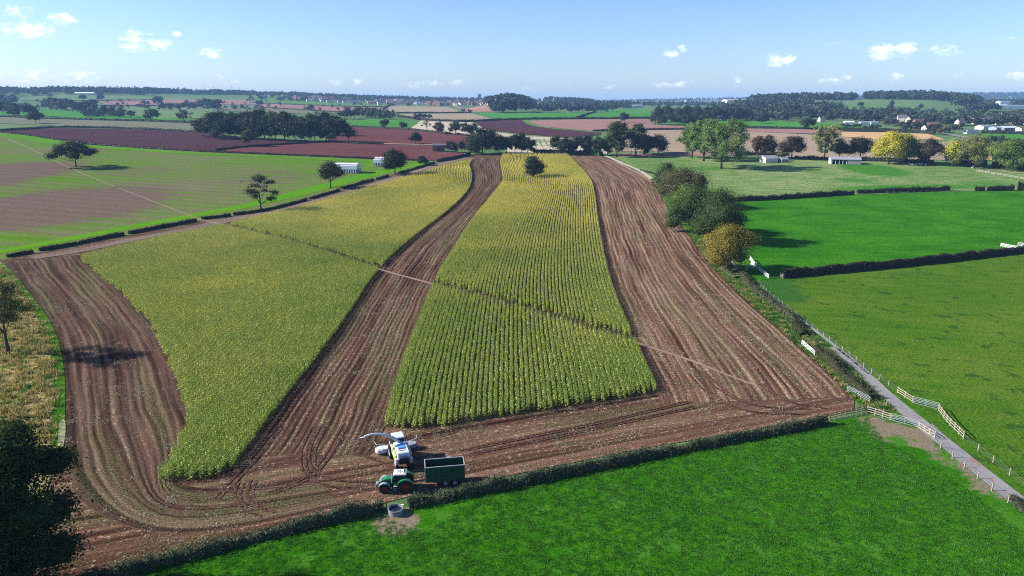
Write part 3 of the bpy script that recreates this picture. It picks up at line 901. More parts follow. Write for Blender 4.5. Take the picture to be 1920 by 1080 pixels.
field("rough_ground", [(-200, 480), (0, 492), (8, 498), (60, 562), (96, 622), (110, 700), (108, 790), (100, 880), (66, 980), (0, 1080), (-60, 1140), (-500, 1140)], M_ROUGH, 1, s=2.5,
      mask=blobs([(106, 700, 14, 90, 1.0), (20, 520, 60, 22, .9), (0, 700, 26, 50, .5), (95, 630, 16, 40, .8), (110, 800, 14, 50, 1)]), label="rough dry grass at the left edge")
ribbon("field_margin", [(3, 496), (58, 562), (97, 625), (112, 705), (109, 800), (104, 870)], [1.6, 2.2, 2.0], M_VERGE, 3, smooth=1, label="green margin beside the rough grass")
ribbon("road", [(1772, 251), (1800, 256), (1840, 262), (1865, 266)], 9, M_ASPHALT, 2, step=6, label="road leaving the village on the right")

# ================================================================== VEGETATION
def scatter(name, pts, rz, sc, ix, sources):
    """one object that plants copies of the source meshes on points (geometry nodes)"""
    me = bpy.data.meshes.new(name)
    n = len(pts)
    me.vertices.add(n)
    me.vertices.foreach_set('co', np.asarray(pts, np.float32).ravel())
    for nm, arr, ty in (('rz', rz, 'FLOAT'), ('sc', sc, 'FLOAT'), ('ix', ix, 'INT')):
        a = me.attributes.new(nm, ty, 'POINT')
        a.data.foreach_set('value', np.asarray(arr, np.int32 if ty == 'INT' else np.float32))
    o = bpy.data.objects.new(name, me)
    link(o)
    g = bpy.data.node_groups.new(name, 'GeometryNodeTree')
    g.interface.new_socket('Geometry', in_out='INPUT', socket_type='NodeSocketGeometry')
    g.interface.new_socket('Geometry', in_out='OUTPUT', socket_type='NodeSocketGeometry')
    nd, lk = g.nodes, g.links
    gi, go = nd.new('NodeGroupInput'), nd.new('NodeGroupOutput')
    jn = nd.new('GeometryNodeJoinGeometry')
    for s in reversed(sources):
        oi = nd.new('GeometryNodeObjectInfo')
        oi.inputs['Object'].default_value = s
        oi.inputs['As Instance'].default_value = True
        lk.new(oi.outputs['Geometry'], jn.inputs[0])
    ip = nd.new('GeometryNodeInstanceOnPoints')
    lk.new(gi.outputs[0], ip.inputs['Points'])
    lk.new(jn.outputs[0], ip.inputs['Instance'])
    ip.inputs['Pick Instance'].default_value = True

    def at(nm, ty):
        a = nd.new('GeometryNodeInputNamedAttribute')
        a.data_type = ty
        a.inputs[0].default_value = nm
        return a.outputs['Attribute']
    lk.new(at('ix', 'INT'), ip.inputs['Instance Index'])
    cb = nd.new('ShaderNodeCombineXYZ')
    lk.new(at('rz', 'FLOAT'), cb.inputs[2])
    lk.new(cb.outputs[0], ip.inputs['Rotation'])
    cs = nd.new('ShaderNodeCombineXYZ')
    a = at('sc', 'FLOAT')
    for i in range(3):
        lk.new(a, cs.inputs[i])
    lk.new(cs.outputs[0], ip.inputs['Scale'])
    lk.new(ip.outputs[0], go.inputs[0])
    md = o.modifiers.new('scatter', 'NODES')
    md.node_group = g
    return o


def src(me):
    return bpy.data.objects.new(me.name, me)      # a source mesh only, never linked to the scene


# ---- maize
def maize_mat():
    m, N = new_mat("maize_leaf")
    a = N.n('ShaderNodeAttribute', attribute_name='rnd')
    P = pos(N)
    x, y, z = N.xyz(P)
    big = N.noise(P, 0.018, 3.0, 0.6)
    mid = N.noise(P, 0.35, 2.0, 0.6)
    # ripening: yellower towards the far brow of the field
    far = N.step(y, 120.0, 470.0)
    f = N.m('ADD', N.m('MULTIPLY', far, 0.34), N.m('ADD', N.m('MULTIPLY', big, 0.75), N.m('ADD', N.m('MULTIPLY', mid, 0.35), N.m('MULTIPLY', a.outputs['Fac'], 0.35))))
    col = N.mix(N.step(f, 0.55, 1.25), (0.205, 0.300, 0.042), (0.70, 0.57, 0.120))
    col = N.mix(N.step(a.outputs['Fac'], 0.90, 0.97), col, (0.56, 0.44, 0.22))
    col = N.vm('SCALE', col, N.m('ADD', 0.72, N.m('MULTIPLY', N.m('FRACT', N.m('MULTIPLY', a.outputs['Fac'], 7.31)), 0.65)))
    d = N.n('ShaderNodeBsdfDiffuse'); N.put(d.inputs[0], col)
    t = N.n('ShaderNodeBsdfTranslucent'); N.put(t.inputs[0], N.mix(1.0, col, (1.1, 1.3, 0.6), 'MULTIPLY'))
    ms = N.n('ShaderNodeMixShader'); ms.inputs[0].default_value = 0.3
    N.t.links.new(d.outputs[0], ms.inputs[1]); N.t.links.new(t.outputs[0], ms.inputs[2])
    g = N.n('ShaderNodeBsdfGlossy'); g.inputs[1].default_value = 0.4
    ms2 = N.n('ShaderNodeMixShader'); ms2.inputs[0].default_value = 0.025
    N.t.links.new(ms.outputs[0], ms2.inputs[1]); N.t.links.new(g.outputs[0], ms2.inputs[2])
    o = N.n('ShaderNodeOutputMaterial'); N.t.links.new(ms2.outputs[0], o.inputs[0])
    return m


MAIZE = maize_mat()


def maize_clump(seed, length=2.3, n=11):
    rg = np.random.default_rng(seed)
    V, F, A = [], [], []

    def quad(p, a):
        b = len(V)
        V.extend(p); F.append((b, b + 1, b + 2, b + 3)); A.append(a)
    for i in range(n):
        x = rg.normal(0, .05); y = (i + .5) / n * length - length / 2 + rg.normal(0, .04)
        h = rg.uniform(2.0, 2.45)
        quad([(x - .03, y, 0), (x + .03, y, 0), (x + .02, y, h), (x - .02, y, h)], rg.uniform(0.3, 0.6))
        a0 = rg.uniform(0, 6.28)
        for k in range(8):
            z = h * (0.2 + 0.085 * k) + rg.normal(0, .04)
            a = a0 + (k % 2) * math.pi + rg.normal(0, .45)
            L = rg.uniform(.36, .54) * (1.0 if k < 6 else .75)
            w = rg.uniform(.045, .065)
            ca, sa = math.cos(a), math.sin(a)
            pr = [(0.0, 0.0), (.45 * L, .30 * L), (.8 * L, .22 * L), (1.05 * L, -.10 * L)]
            ws = [w * .6, w, w * .8, .008]
            q = [((x + r * ca - s * ww * sa), (y + r * sa + s * ww * ca), z + dz) for (r, dz), ww in zip(pr, ws) for s in (-1, 1)]
            c = rg.uniform(0, .85) if k > 1 else rg.uniform(.6, 1)
            for j in range(3):
                quad([q[2 * j], q[2 * j + 1], q[2 * j + 3], q[2 * j + 2]], c)
        for k in range(3):       # tassel
            a = rg.uniform(0, 6.28); r = rg.uniform(.05, .13)
            quad([(x - .012, y, h), (x + .012, y, h), (x + r * math.cos(a) + .016, y + r * math.sin(a), h + .28), (x + r * math.cos(a) - .016, y + r * math.sin(a), h + .28)], rg.uniform(.9, .96))
    me = mesh_np("maize_plants", np.array(V), np.array(F), MAIZE, attr={'rnd': ('FACE', A)})
    return src(me)


maize_src = [maize_clump(s) for s in range(5)]
ROW = 1.15


def seg_dist(X, Y, P):
    d = np.full(X.shape, 1e9)
    for a, b in zip(P[:-1], P[1:]):
        ab = b - a
        t = np.clip(((X - a[0]) * ab[0] + (Y - a[1]) * ab[1]) / (ab @ ab), 0, 1)
        d = np.minimum(d, np.hypot(X - a[0] - t * ab[0], Y - a[1] - t * ab[1]))
    return d


def maize_rows(name, fx_list, poly, label, extra=None):
    rg = np.random.default_rng(5)
    X, Y, A = [], [], []
    L = 2.05
    for fx, y0, y1 in fx_list:
        y = np.arange(y0 + rg.uniform(0, L), y1, L)
        if len(y) < 1:
            continue
        x = fx(y)
        a = np.arctan2(fx(y + 1) - fx(y - 1), 2.0)
        X.append(x); Y.append(y); A.append(-a)
    X, Y, A = map(np.concatenate, (X, Y, A))
    k = inside(poly, X, Y) & (seg_dist(X, Y, pw2) > 2.25)
    if extra is not None:
        k &= extra(X, Y)
    X, Y, A = X[k], Y[k], A[k]
    X = X + rg.normal(0, .06, len(X))
    flip = rg.integers(0, 2, len(X)) * math.pi
    wave = 0.97 + 0.06 * np.sin(X * .13) * np.cos(Y * .05)
    o = scatter(name, np.column_stack([X, Y, ground(X, Y)]), A + flip, rg.normal(1.0, .05, len(X)) * wave, rg.integers(0, 5, len(X)), maize_src)
    tag(o, label, 'crop', kind='stuff')
    return o, len(X)


C1_PX = [(150, 486), (250, 462), (370, 437), (440, 421), (540, 398), (640, 371), (740, 341), (820, 316), (885, 301)]
polyL = np.array(list(np.array(wpts(C1_PX))) + list(cR1[::-1]) + wpts([(430, 884), (380, 898), (322, 905), (302, 898)]) + wpts([(330, 850), (350, 815), (356, 780), (340, 740), (320, 680), (290, 620), (240, 560), (182, 512)]))
field('shaded_maize_floor', None, M_SHADED_FLOOR, 2, s=6, world=polyL, label='ground sheet darkened for leaf shade under the left maize block')
rowsL = [((lambda y, k=k: fR1(y) - (k + .5) * ROW), 90, 640) for k in range(150)]
# maize in the tip below the straight edge follows the same rows
oL, nL = maize_rows("maize_crop", rowsL, polyL, "standing maize block on the left of the middle stubble strip")
polyR = np.array(list(cL2[cL2[:, 1] > 0]) + list(cR2[::-1]) + wpts([(1232, 737), (1050, 765), (900, 788), (800, 803), (722, 801)]))
NR = 50
field('shaded_maize_floor', None, M_SHADED_FLOOR, 2, s=6, world=polyR, label='ground sheet darkened for leaf shade under the right maize block')
rowsR = [((lambda y, k=k: fL2(y) + (fR2(y) - fL2(y)) * (k + .5) / NR), 100, 700) for k in range(NR)]
HARV = np.array(pix(748, 852)[:2])
TREE_C = np.array(pix(1001, 334)[:2])
front = np.array(wpts([(690, 806), (722, 801), (800, 803), (900, 788), (1050, 765), (1232, 737)]))
def _clear(X, Y):
    lim = np.interp(X, front[:, 0], front[:, 1])
    return (Y > lim) & (np.hypot(X - TREE_C[0], Y - TREE_C[1]) > 2.5)
oR, nR = maize_rows("maize_crop", rowsR, polyR, "standing maize block in clear rows right of the middle stubble strip", _clear)
print("maize segments", nL, nR)

# ---- stubble stalks and trash on the harvested strips
LITTER = leaf_mat("maize_trash", (0.30, 0.27, 0.18), trans=0.1, spread=0.5, gloss=0.03)
GREENLIT = leaf_mat("green_trash", (0.10, 0.15, 0.045), trans=0.2, spread=0.5)


def litter_clump(seed, mat, n=34, r=1.1):
    rg = np.random.default_rng(seed)
    V, F, A = [], [], []
    for i in range(n):
        x, y = rg.uniform(-r, r, 2)
        a = rg.uniform(0, 6.28)
        if i % 3 == 0:          # standing stub
            h, w = rg.uniform(.12, .28), .03
            q = [(x - w, y, 0), (x + w, y, 0), (x + w, y + .03, h), (x - w, y + .03, h)]
        else:                   # flat leaf
            L, w = rg.uniform(.10, .26), rg.uniform(.02, .045)
            ca, sa = math.cos(a), math.sin(a)
            z0, z1 = rg.uniform(.03, .08), rg.uniform(.05, .16)
            q = [(x - sa * w, y + ca * w, z0), (x + sa * w, y - ca * w, z0), (x + ca * L + sa * w, y + sa * L - ca * w, z1), (x + ca * L - sa * w, y + sa * L + ca * w, z1)]
        b = len(V); V.extend(q); F.append((b, b + 1, b + 2, b + 3)); A.append(rg.uniform(0, 1))
    return src(mesh_np("maize_trash", np.array(V), np.array(F), mat, attr={'rnd': ('FACE', A)}))


lit_src = [litter_clump(s, LITTER if s < 4 else GREENLIT) for s in range(6)]
fieldpoly = np.array([pix(*p)[:2] for p in HEDGE_L[:-1] + [(5, 494), (60, 558), (98, 620), (114, 700), (112, 790), (110, 860), (60, 980), (0, 1080), (-60, 1150)] + HB[::-1][1:] + FIELD_R[::-1]])


def trash():
    rg = np.random.default_rng(11)
    n = 60000
    X = rg.uniform(-190, 110, n); Y = rg.uniform(60, 330, n)
    # gather into bands along the rows
    band = np.sin((X - fR1(np.clip(Y, 100, 600))) * 2 * math.pi / 2.3) + 0.8 * np.sin(X * .21 + Y * .05) + 0.6 * np.sin(Y * .13 - X * .07)
    k = inside(fieldpoly, X, Y) & ~inside(polyL, X, Y) & ~(inside(polyR, X, Y)) & (rg.uniform(0, 1, n) < 0.22 + 0.20 * band)
    k &= rg.uniform(0, 1, n) < np.clip(1.25 - Y / 330, .2, 1)
    X, Y = X[k], Y[k]
    print("trash", len(X))
    ix = np.where(rg.uniform(0, 1, len(X)) < .68, rg.integers(0, 4, len(X)), rg.integers(4, 6, len(X)))
    o = scatter("crop_trash", np.column_stack([X, Y, ground(X, Y) + .03]), rg.uniform(0, 6.28, len(X)), rg.uniform(.6, 1.05, len(X)), ix, lit_src)
    tag(o, "pale maize leaves and stalk stubs littering the harvested ground", "crop trash", kind='stuff')


trash()


# ---- grass tufts on the near pasture, verges and rough ground
def tuft(seed, mat, n=26, r=.5, h=(.10, .26), w=.03):
    rg = np.random.default_rng(seed)
    V, F, A = [], [], []
    for i in range(n):
        x, y = rg.normal(0, r * .5, 2)
        a = rg.uniform(0, 6.28); hh = rg.uniform(*h); b_ = rg.uniform(.2, .8) * hh
        ca, sa = math.cos(a), math.sin(a)
        q = [(x - sa * w, y + ca * w, 0), (x + sa * w, y - ca * w, 0), (x + ca * b_ + sa * w * .3, y + sa * b_ - ca * w * .3, hh), (x + ca * b_ - sa * w * .3, y + sa * b_ + ca * w * .3, hh)]
        b = len(V); V.extend(q); F.append((b, b + 1, b + 2, b + 3)); A.append(rg.uniform(0, 1))
    return src(mesh_np("grass_tuft", np.array(V), np.array(F), mat, attr={'rnd': ('FACE', A)}))


def grass(name, poly_px, n, mats, label, h, sc=(.8, 1.6), r=.5, w=.03, patchy=1.0, seed=3, ymax=1e9):
    poly = np.array(wpts(poly_px))
    rg = np.random.default_rng(seed)
    lo, hi = poly.min(0), poly.max(0)
    hi = np.minimum(hi, [1e9, ymax])
    X, Y = rg.uniform(lo[0], hi[0], n), rg.uniform(lo[1], hi[1], n)
    p = .5 + .5 * patchy * (np.sin(X * .9 + 2 * np.sin(Y * .31)) * np.sin(Y * 1.1 + 1.7 * np.sin(X * .37))) * .9
    k = inside(poly, X, Y) & (rg.uniform(0, 1, n) < p)
    X, Y = X[k], Y[k]
    ss = [tuft(seed * 10 + i, m_, h=h, r=r, w=w) for i, m_ in enumerate(mats)]
    o = scatter(name, np.column_stack([X, Y, ground(X, Y)]), rg.uniform(0, 6.28, len(X)), rg.uniform(*sc, len(X)), rg.integers(0, len(ss), len(X)), ss)
    tag(o, label, 'grass', kind='stuff')
    print(name, len(X))


G1 = leaf_mat("blade_green", (0.027, 0.126, 0.005), trans=.35, spread=.4)
G2 = leaf_mat("blade_fresh", (0.050, 0.166, 0.009), trans=.35, spread=.4)
G5 = leaf_mat("blade_mid", (0.038, 0.150, 0.007), trans=.35, spread=.4)
G3 = leaf_mat("blade_dry", (0.33, 0.26, 0.12), trans=.25, spread=.4)
grass_nettles = [(740, 1022), (780, 1015), (805, 1030), (800, 1060), (815, 1085), (770, 1090), (745, 1040)]
G4 = leaf_mat("blade_olive", (0.075, 0.14, 0.022), trans=.3, spread=.4)
grass("grass", [(60, 1130), (350, 1042), (560, 990), (700, 962), (800, 1000), (900, 925), (1220, 852), (1550, 796), (1628, 782), (1660, 830), (1760, 880), (1900, 985), (2000, 1090), (2000, 1200), (60, 1200)], 50000, [G1, G5, G2], "thick green grass of the near pasture", (.07, .17), sc=(.7, 1.2), patchy=.45, seed=3, ymax=120)
grass("grass", [(1292, 440), (1340, 505), (1400, 562), (1480, 632), (1560, 702), (1602, 750), (1628, 772), (1680, 775), (1600, 695), (1500, 606), (1440, 562), (1385, 515), (1350, 470)], 26000, [G2, G1, G3], "tall grass on the bank between stubble and lane", (.2, .5), seed=4, w=.04)
grass("grass", [(-80, 500), (8, 500), (60, 562), (96, 622), (110, 700), (108, 790), (100, 870), (-80, 900)], 26000, [G3, G3, G3, G4], "long dry grass at the left edge", (.3, .8), seed=5, w=.05)



# ---- trees
def crown(seed, lobes, nleaf, leaf, tight=.16, up=.15, lowcut=0.0, noise=.12, cl=26, core=0.0):
    """lobes (m,6) centre and radii in metres; nleaf quads of size leaf, gathered in clumps"""
    rg = np.random.default_rng(seed)
    lobes = np.asarray(lobes, float)
    area = (lobes[:, 3] * lobes[:, 4] + lobes[:, 4] * lobes[:, 5] + lobes[:, 3] * lobes[:, 5])
    nc = max(4, int(nleaf / cl))
    ncc = nc * 2
    li = rg.choice(len(lobes), ncc, p=area / area.sum())
    d = rg.normal(size=(ncc, 3)); d /= np.linalg.norm(d, axis=1)[:, None]
    d[:, 2] = np.where((d[:, 2] < -.35) & (rg.uniform(0, 1, ncc) < .5), -d[:, 2], d[:, 2])
    f = rg.uniform(.72, 1.0, ncc)[:, None]
    C = lobes[li, :3] + d * lobes[li, 3:] * f
    # drop clumps buried in other lobes
    keep = np.ones(ncc, bool)
    for l in lobes:
        q = np.linalg.norm((C - l[:3]) / l[3:], axis=1)
        keep &= (q > .55)
    C, d, li = C[keep][:nc], d[keep][:nc], li[keep][:nc]
    nc = len(C)
    ci = rg.integers(0, nc, nleaf)
    rad = lobes[li[ci], 3:].mean(1) * tight * 2
    P = C[ci] + rg.normal(size=(nleaf, 3)) * rad[:, None] * np.array([1, 1, .7])
    nrm = d[ci] + rg.normal(size=(nleaf, 3)) * .4 + np.array([0, 0, up])
    nrm /= np.linalg.norm(nrm, axis=1)[:, None]
    t = np.cross(nrm, rg.normal(size=(nleaf, 3))); t /= np.linalg.norm(t, axis=1)[:, None]
    b = np.cross(nrm, t)
    s = leaf * rg.uniform(.55, 1.25, nleaf)[:, None] / 2
    s2 = s * rg.uniform(.5, .95, nleaf)[:, None]
    V = np.stack([P - t * s, P - b * s2, P + t * s, P + b * s2], 1).reshape(-1, 3)
    V[:, 2] = np.maximum(V[:, 2], lowcut)
    F = np.arange(nleaf * 4).reshape(-1, 4)
    rnd = np.clip(rg.uniform(0, 1, nc)[ci] * .55 + rg.uniform(0, 1, nleaf) * .45, 0, 1)
    if core:
        cv, cf = cube_sphere()
        Vs, Fs = [V], [F]
        b = len(V)
        for l in lobes:
            Vs.append(cv * l[3:] * core * rg.uniform(.93, 1.07, (len(cv), 1)) + l[:3]); Fs.append(cf + b); b += len(cv)
        V = np.vstack(Vs); F = np.vstack(Fs)
        rnd = np.concatenate([rnd, rg.uniform(0, .5, len(F) - len(rnd))])  # inner blobs get darker leaf tones, the crown's inner shade as colour
    return V, F, rnd


def cube_sphere(n=3):
    V, F, key = [], [], {}
    g = np.linspace(-1, 1, n + 1)
    for ax in range(3):
        for s in (-1, 1):
            for i in range(n):
                for j in range(n):
                    q = []
                    for a, c in ((g[i], g[j]), (g[i + 1], g[j]), (g[i + 1], g[j + 1]), (g[i], g[j + 1])):
                        p = [0, 0, 0]; p[ax] = s; p[(ax + 1) % 3] = a; p[(ax + 2) % 3] = c
                        p = np.array(p); p = p / np.linalg.norm(p)
                        k = tuple(np.round(p, 4))
                        if k not in key:
                            key[k] = len(V); V.append(p)
                        q.append(key[k])
                    F.append(q if s > 0 else q[::-1])
    return np.array(V), np.array(F)


def lobes_for(style, w, h, rg):
    L = []
    def add(x, y, z, rx, rz):
        L.append((x, y, z, rx, rx * rg.uniform(.85, 1.1), rz))
    if style in ('round', 'dense'):
        base = .2 if style == 'dense' else .22
        add(0, 0, h * .62, w * .33, h * .26)
        n = 9
        for i in range(n):
            a = i * 2.4 + rg.uniform(-.4, .4); rr = w * rg.uniform(.20, .33); z = h * rg.uniform(base + .08, .84)
            k = 1 - max(0, (z / h - .6)) * 1.3
            r = w * rg.uniform(.15, .22)
            add(rr * k * math.cos(a), rr * k * math.sin(a), z, r, r * (h / w) * .75 if h > w else r * .85)
        add(rg.normal(0, .05) * w, 0, h * .86, w * .19, h * .13)
    elif style == 'dome':      # wide, low, heavy
        add(0, 0, h * .55, w * .36, h * .33)
        for i in range(12):
            a = i * 2.4 + rg.uniform(-.4, .4); rr = w * rg.uniform(.22, .36); z = h * rg.uniform(.18, .74)
            r = w * rg.uniform(.13, .2)
            add(rr * math.cos(a), rr * math.sin(a), z, r, r * .9)
        add(0, 0, h * .82, w * .2, h * .16)
    elif style == 'airy':
        for i in range(13):
            a = i * 2.4 + rg.uniform(-.5, .5); rr = w * rg.uniform(.12, .42); z = h * rg.uniform(.34, .90)
            k = 1 - abs(z / h - .6) * .9
            r = w * rg.uniform(.08, .15)
            add(rr * k * math.cos(a), rr * k * math.sin(a), z, r, r * .6)
        add(0, 0, h * .9, w * .13, h * .09)
    elif style == 'umbrella':
        for i in range(13):
            a = i * 2.4; rr = w * math.sqrt((i + .5) / 13) * .40; z = h * (.80 - .42 * (rr / w / .4) ** 2 + rg.uniform(-.04, .04))
            r = w * rg.uniform(.10, .16)
            add(rr * math.cos(a), rr * math.sin(a), z, r, h * rg.uniform(.09, .14))
        add(0, 0, h * .72, w * .25, h * .2)
    elif style == 'tall':
        for i in range(17):
            a = i * 2.4 + rg.uniform(-.4, .4); z = h * (.26 + .64 * (i / 17)) ; rr = w * rg.uniform(.18, .36) * (1.05 - abs(z / h - .58) * 1.3)
            r = w * rg.uniform(.11, .19)
            add(rr * math.cos(a), rr * math.sin(a), z, r, r * 1.05)
        add(0, 0, h * .9, w * .16, h * .1)
        add(0, 0, h * .6, w * .2, h * .25)
    elif style == 'poplar':
        for i in range(15):
            a = i * 2.4; z = h * (.22 + .7 * i / 15); rr = w * rg.uniform(.1, .34) * (1 - abs(z / h - .55) * 1.1)
            r = w * rg.uniform(.1, .16)
            add(rr * math.cos(a), rr * math.sin(a), z, r, r * .9)
    elif style == 'ash':
        for i in range(26):
            a = i * 2.4 + rg.uniform(-.5, .5); z = h * (.20 + .72 * ((i + .5) / 26) ** .9)
            k = math.sqrt(max(.05, 1 - ((z / h - .60) / .46) ** 2))
            rr = w * k * rg.uniform(.18, .44); r = w * rg.uniform(.075, .135)
            add(rr * math.cos(a), rr * math.sin(a), z, r, r * rg.uniform(.8, 1.2))
        add(0, 0, h * .62, w * .2, h * .24)
    elif style == 'giant':
        for i in range(40):
            a = i * 2.4 + rg.uniform(-.4, .4); z = h * (.10 + .80 * (i + .5) / 40)
            k = math.sqrt(max(.08, 1 - ((z / h - .50) / .52) ** 2))
            rr = w * k * rg.uniform(.22, .42); r = w * rg.uniform(.085, .13)
            add(rr * math.cos(a), rr * math.sin(a), z, r, r * .8)
        add(0, 0, h * .52, w * .33, h * .36)
    elif style == 'bush':
        for i in range(8):
            a = i * 2.4; rr = w * rg.uniform(.1, .32)
            add(rr * math.cos(a), rr * math.sin(a), h * rg.uniform(.3, .6), w * rg.uniform(.16, .24), h * rg.uniform(.25, .38))
        add(0, 0, h * .5, w * .3, h * .45)
    return np.array(L)


def trunk_mesh(seed, lobes, h, w, r0, style):
    rg = np.random.default_rng(seed + 77)
    mb = MB()
    top = h * {'tall': .72, 'poplar': .85, 'bush': .3, 'umbrella': .6}.get(style, .58)
    lean = rg.normal(0, .02, 2) * h
    n = 6
    pts = [(lean[0] * (i / n) ** 1.5, lean[1] * (i / n) ** 1.5, -.3 + (top + .3) * i / n) for i in range(n + 1)]
    mb.tube(pts, [r0 * (1.35 if i == 0 else 1.0) * (1 - .72 * i / n) for i in range(n + 1)], 8)
    for l in lobes[np.argsort(-lobes[:, 3])][:9]:
        z0 = min(top * .95, max(h * .16, l[2] * rg.uniform(.4, .62)))
        t = z0 / top
        p0 = np.array([lean[0] * t ** 1.5, lean[1] * t ** 1.5, z0])
        p2 = l[:3]
        p1 = (p0 + p2) / 2 + np.array([0, 0, -.03 * h])
        rr = r0 * (1 - .7 * t) * .55
        mb.tube([tuple(p0), tuple(p1), tuple(p2)], [rr, rr * .7, rr * .25], 5)
    return mb.mesh("trunk", BARK, smooth=True)


N_TREES = [0]


def fit(V, w, h, lb):
    """stretch a crown (and its lobes) to the wanted width and height"""
    q = np.percentile(np.abs(V[:, :2]), 98.5)
    t = np.percentile(V[:, 2], 99.7)
    k, kz = (w / 2) / q, h / t
    V[:, :2] *= k; V[:, 2] *= kz
    lb[:, :2] *= k; lb[:, 2] *= kz


def tree(px, yb, yt, wpx, color, style, label, group=None, cat='tree', name='tree', leaf=None, dens=3.6, tight=.17, cover=1.0, hmul=1.0, trunk_r=None, p=None, lowcut=.2, maxn=30000):
    """one individual tree with its own crown and trunk"""
    if 1240 < px < 1370 and yb > 350:
        color = tuple(c_ * 1.3 for c_ in color)
    N_TREES[0] += 1
    seed = int(px * 7 + yb * 13)
    rg = np.random.default_rng(seed)
    p = pix(px, yb) if p is None else p
    h = height_to(p, yt) * hmul
    zc = zcam(p, h / 2)
    w = wpx * zc / FPX
    lf = leaf or max(.22, zc * .0017)
    lb = lobes_for(style, w, h, rg)
    area = float(np.sum(4 * math.pi * (lb[:, 3] * lb[:, 5]) * .75))
    area = min(area, 4 * math.pi * (w / 2) * (h * .38) * 1.6)
    n = int(min(maxn, max(250, area * dens / lf ** 2 * cover)))
    V, F, rnd = crown(seed, lb, n, lf, tight, lowcut=lowcut, core={'airy': 0, 'poplar': 0, 'tall': .6, 'ash': .5, 'giant': .8}.get(style, .76))
    fx = fit(V, w, h, lb)
    e = empty(name, p, rg.uniform(0, 6.28))
    tag(e, label, cat, group)
    c = put("crown", mesh_np("crown", V, F, LEAF, attr={'rnd': ('FACE', rnd)}), e)
    c.color = (*color, 1)
    put("trunk", trunk_mesh(seed, lb, h, w, trunk_r or max(.25, h * .026), style), e)
    return e


DK = (0.030, 0.048, 0.014)      # dark oak green
MG = (0.050, 0.075, 0.020)
LG = (0.120, 0.185, 0.048)      # ash green
YG = (0.220, 0.250, 0.035)
YE = (0.500, 0.430, 0.030)
BR = (0.085, 0.058, 0.022)
OR = (0.150, 0.095, 0.018)
MR = (0.042, 0.032, 0.020)
GB = (0.070, 0.078, 0.028)

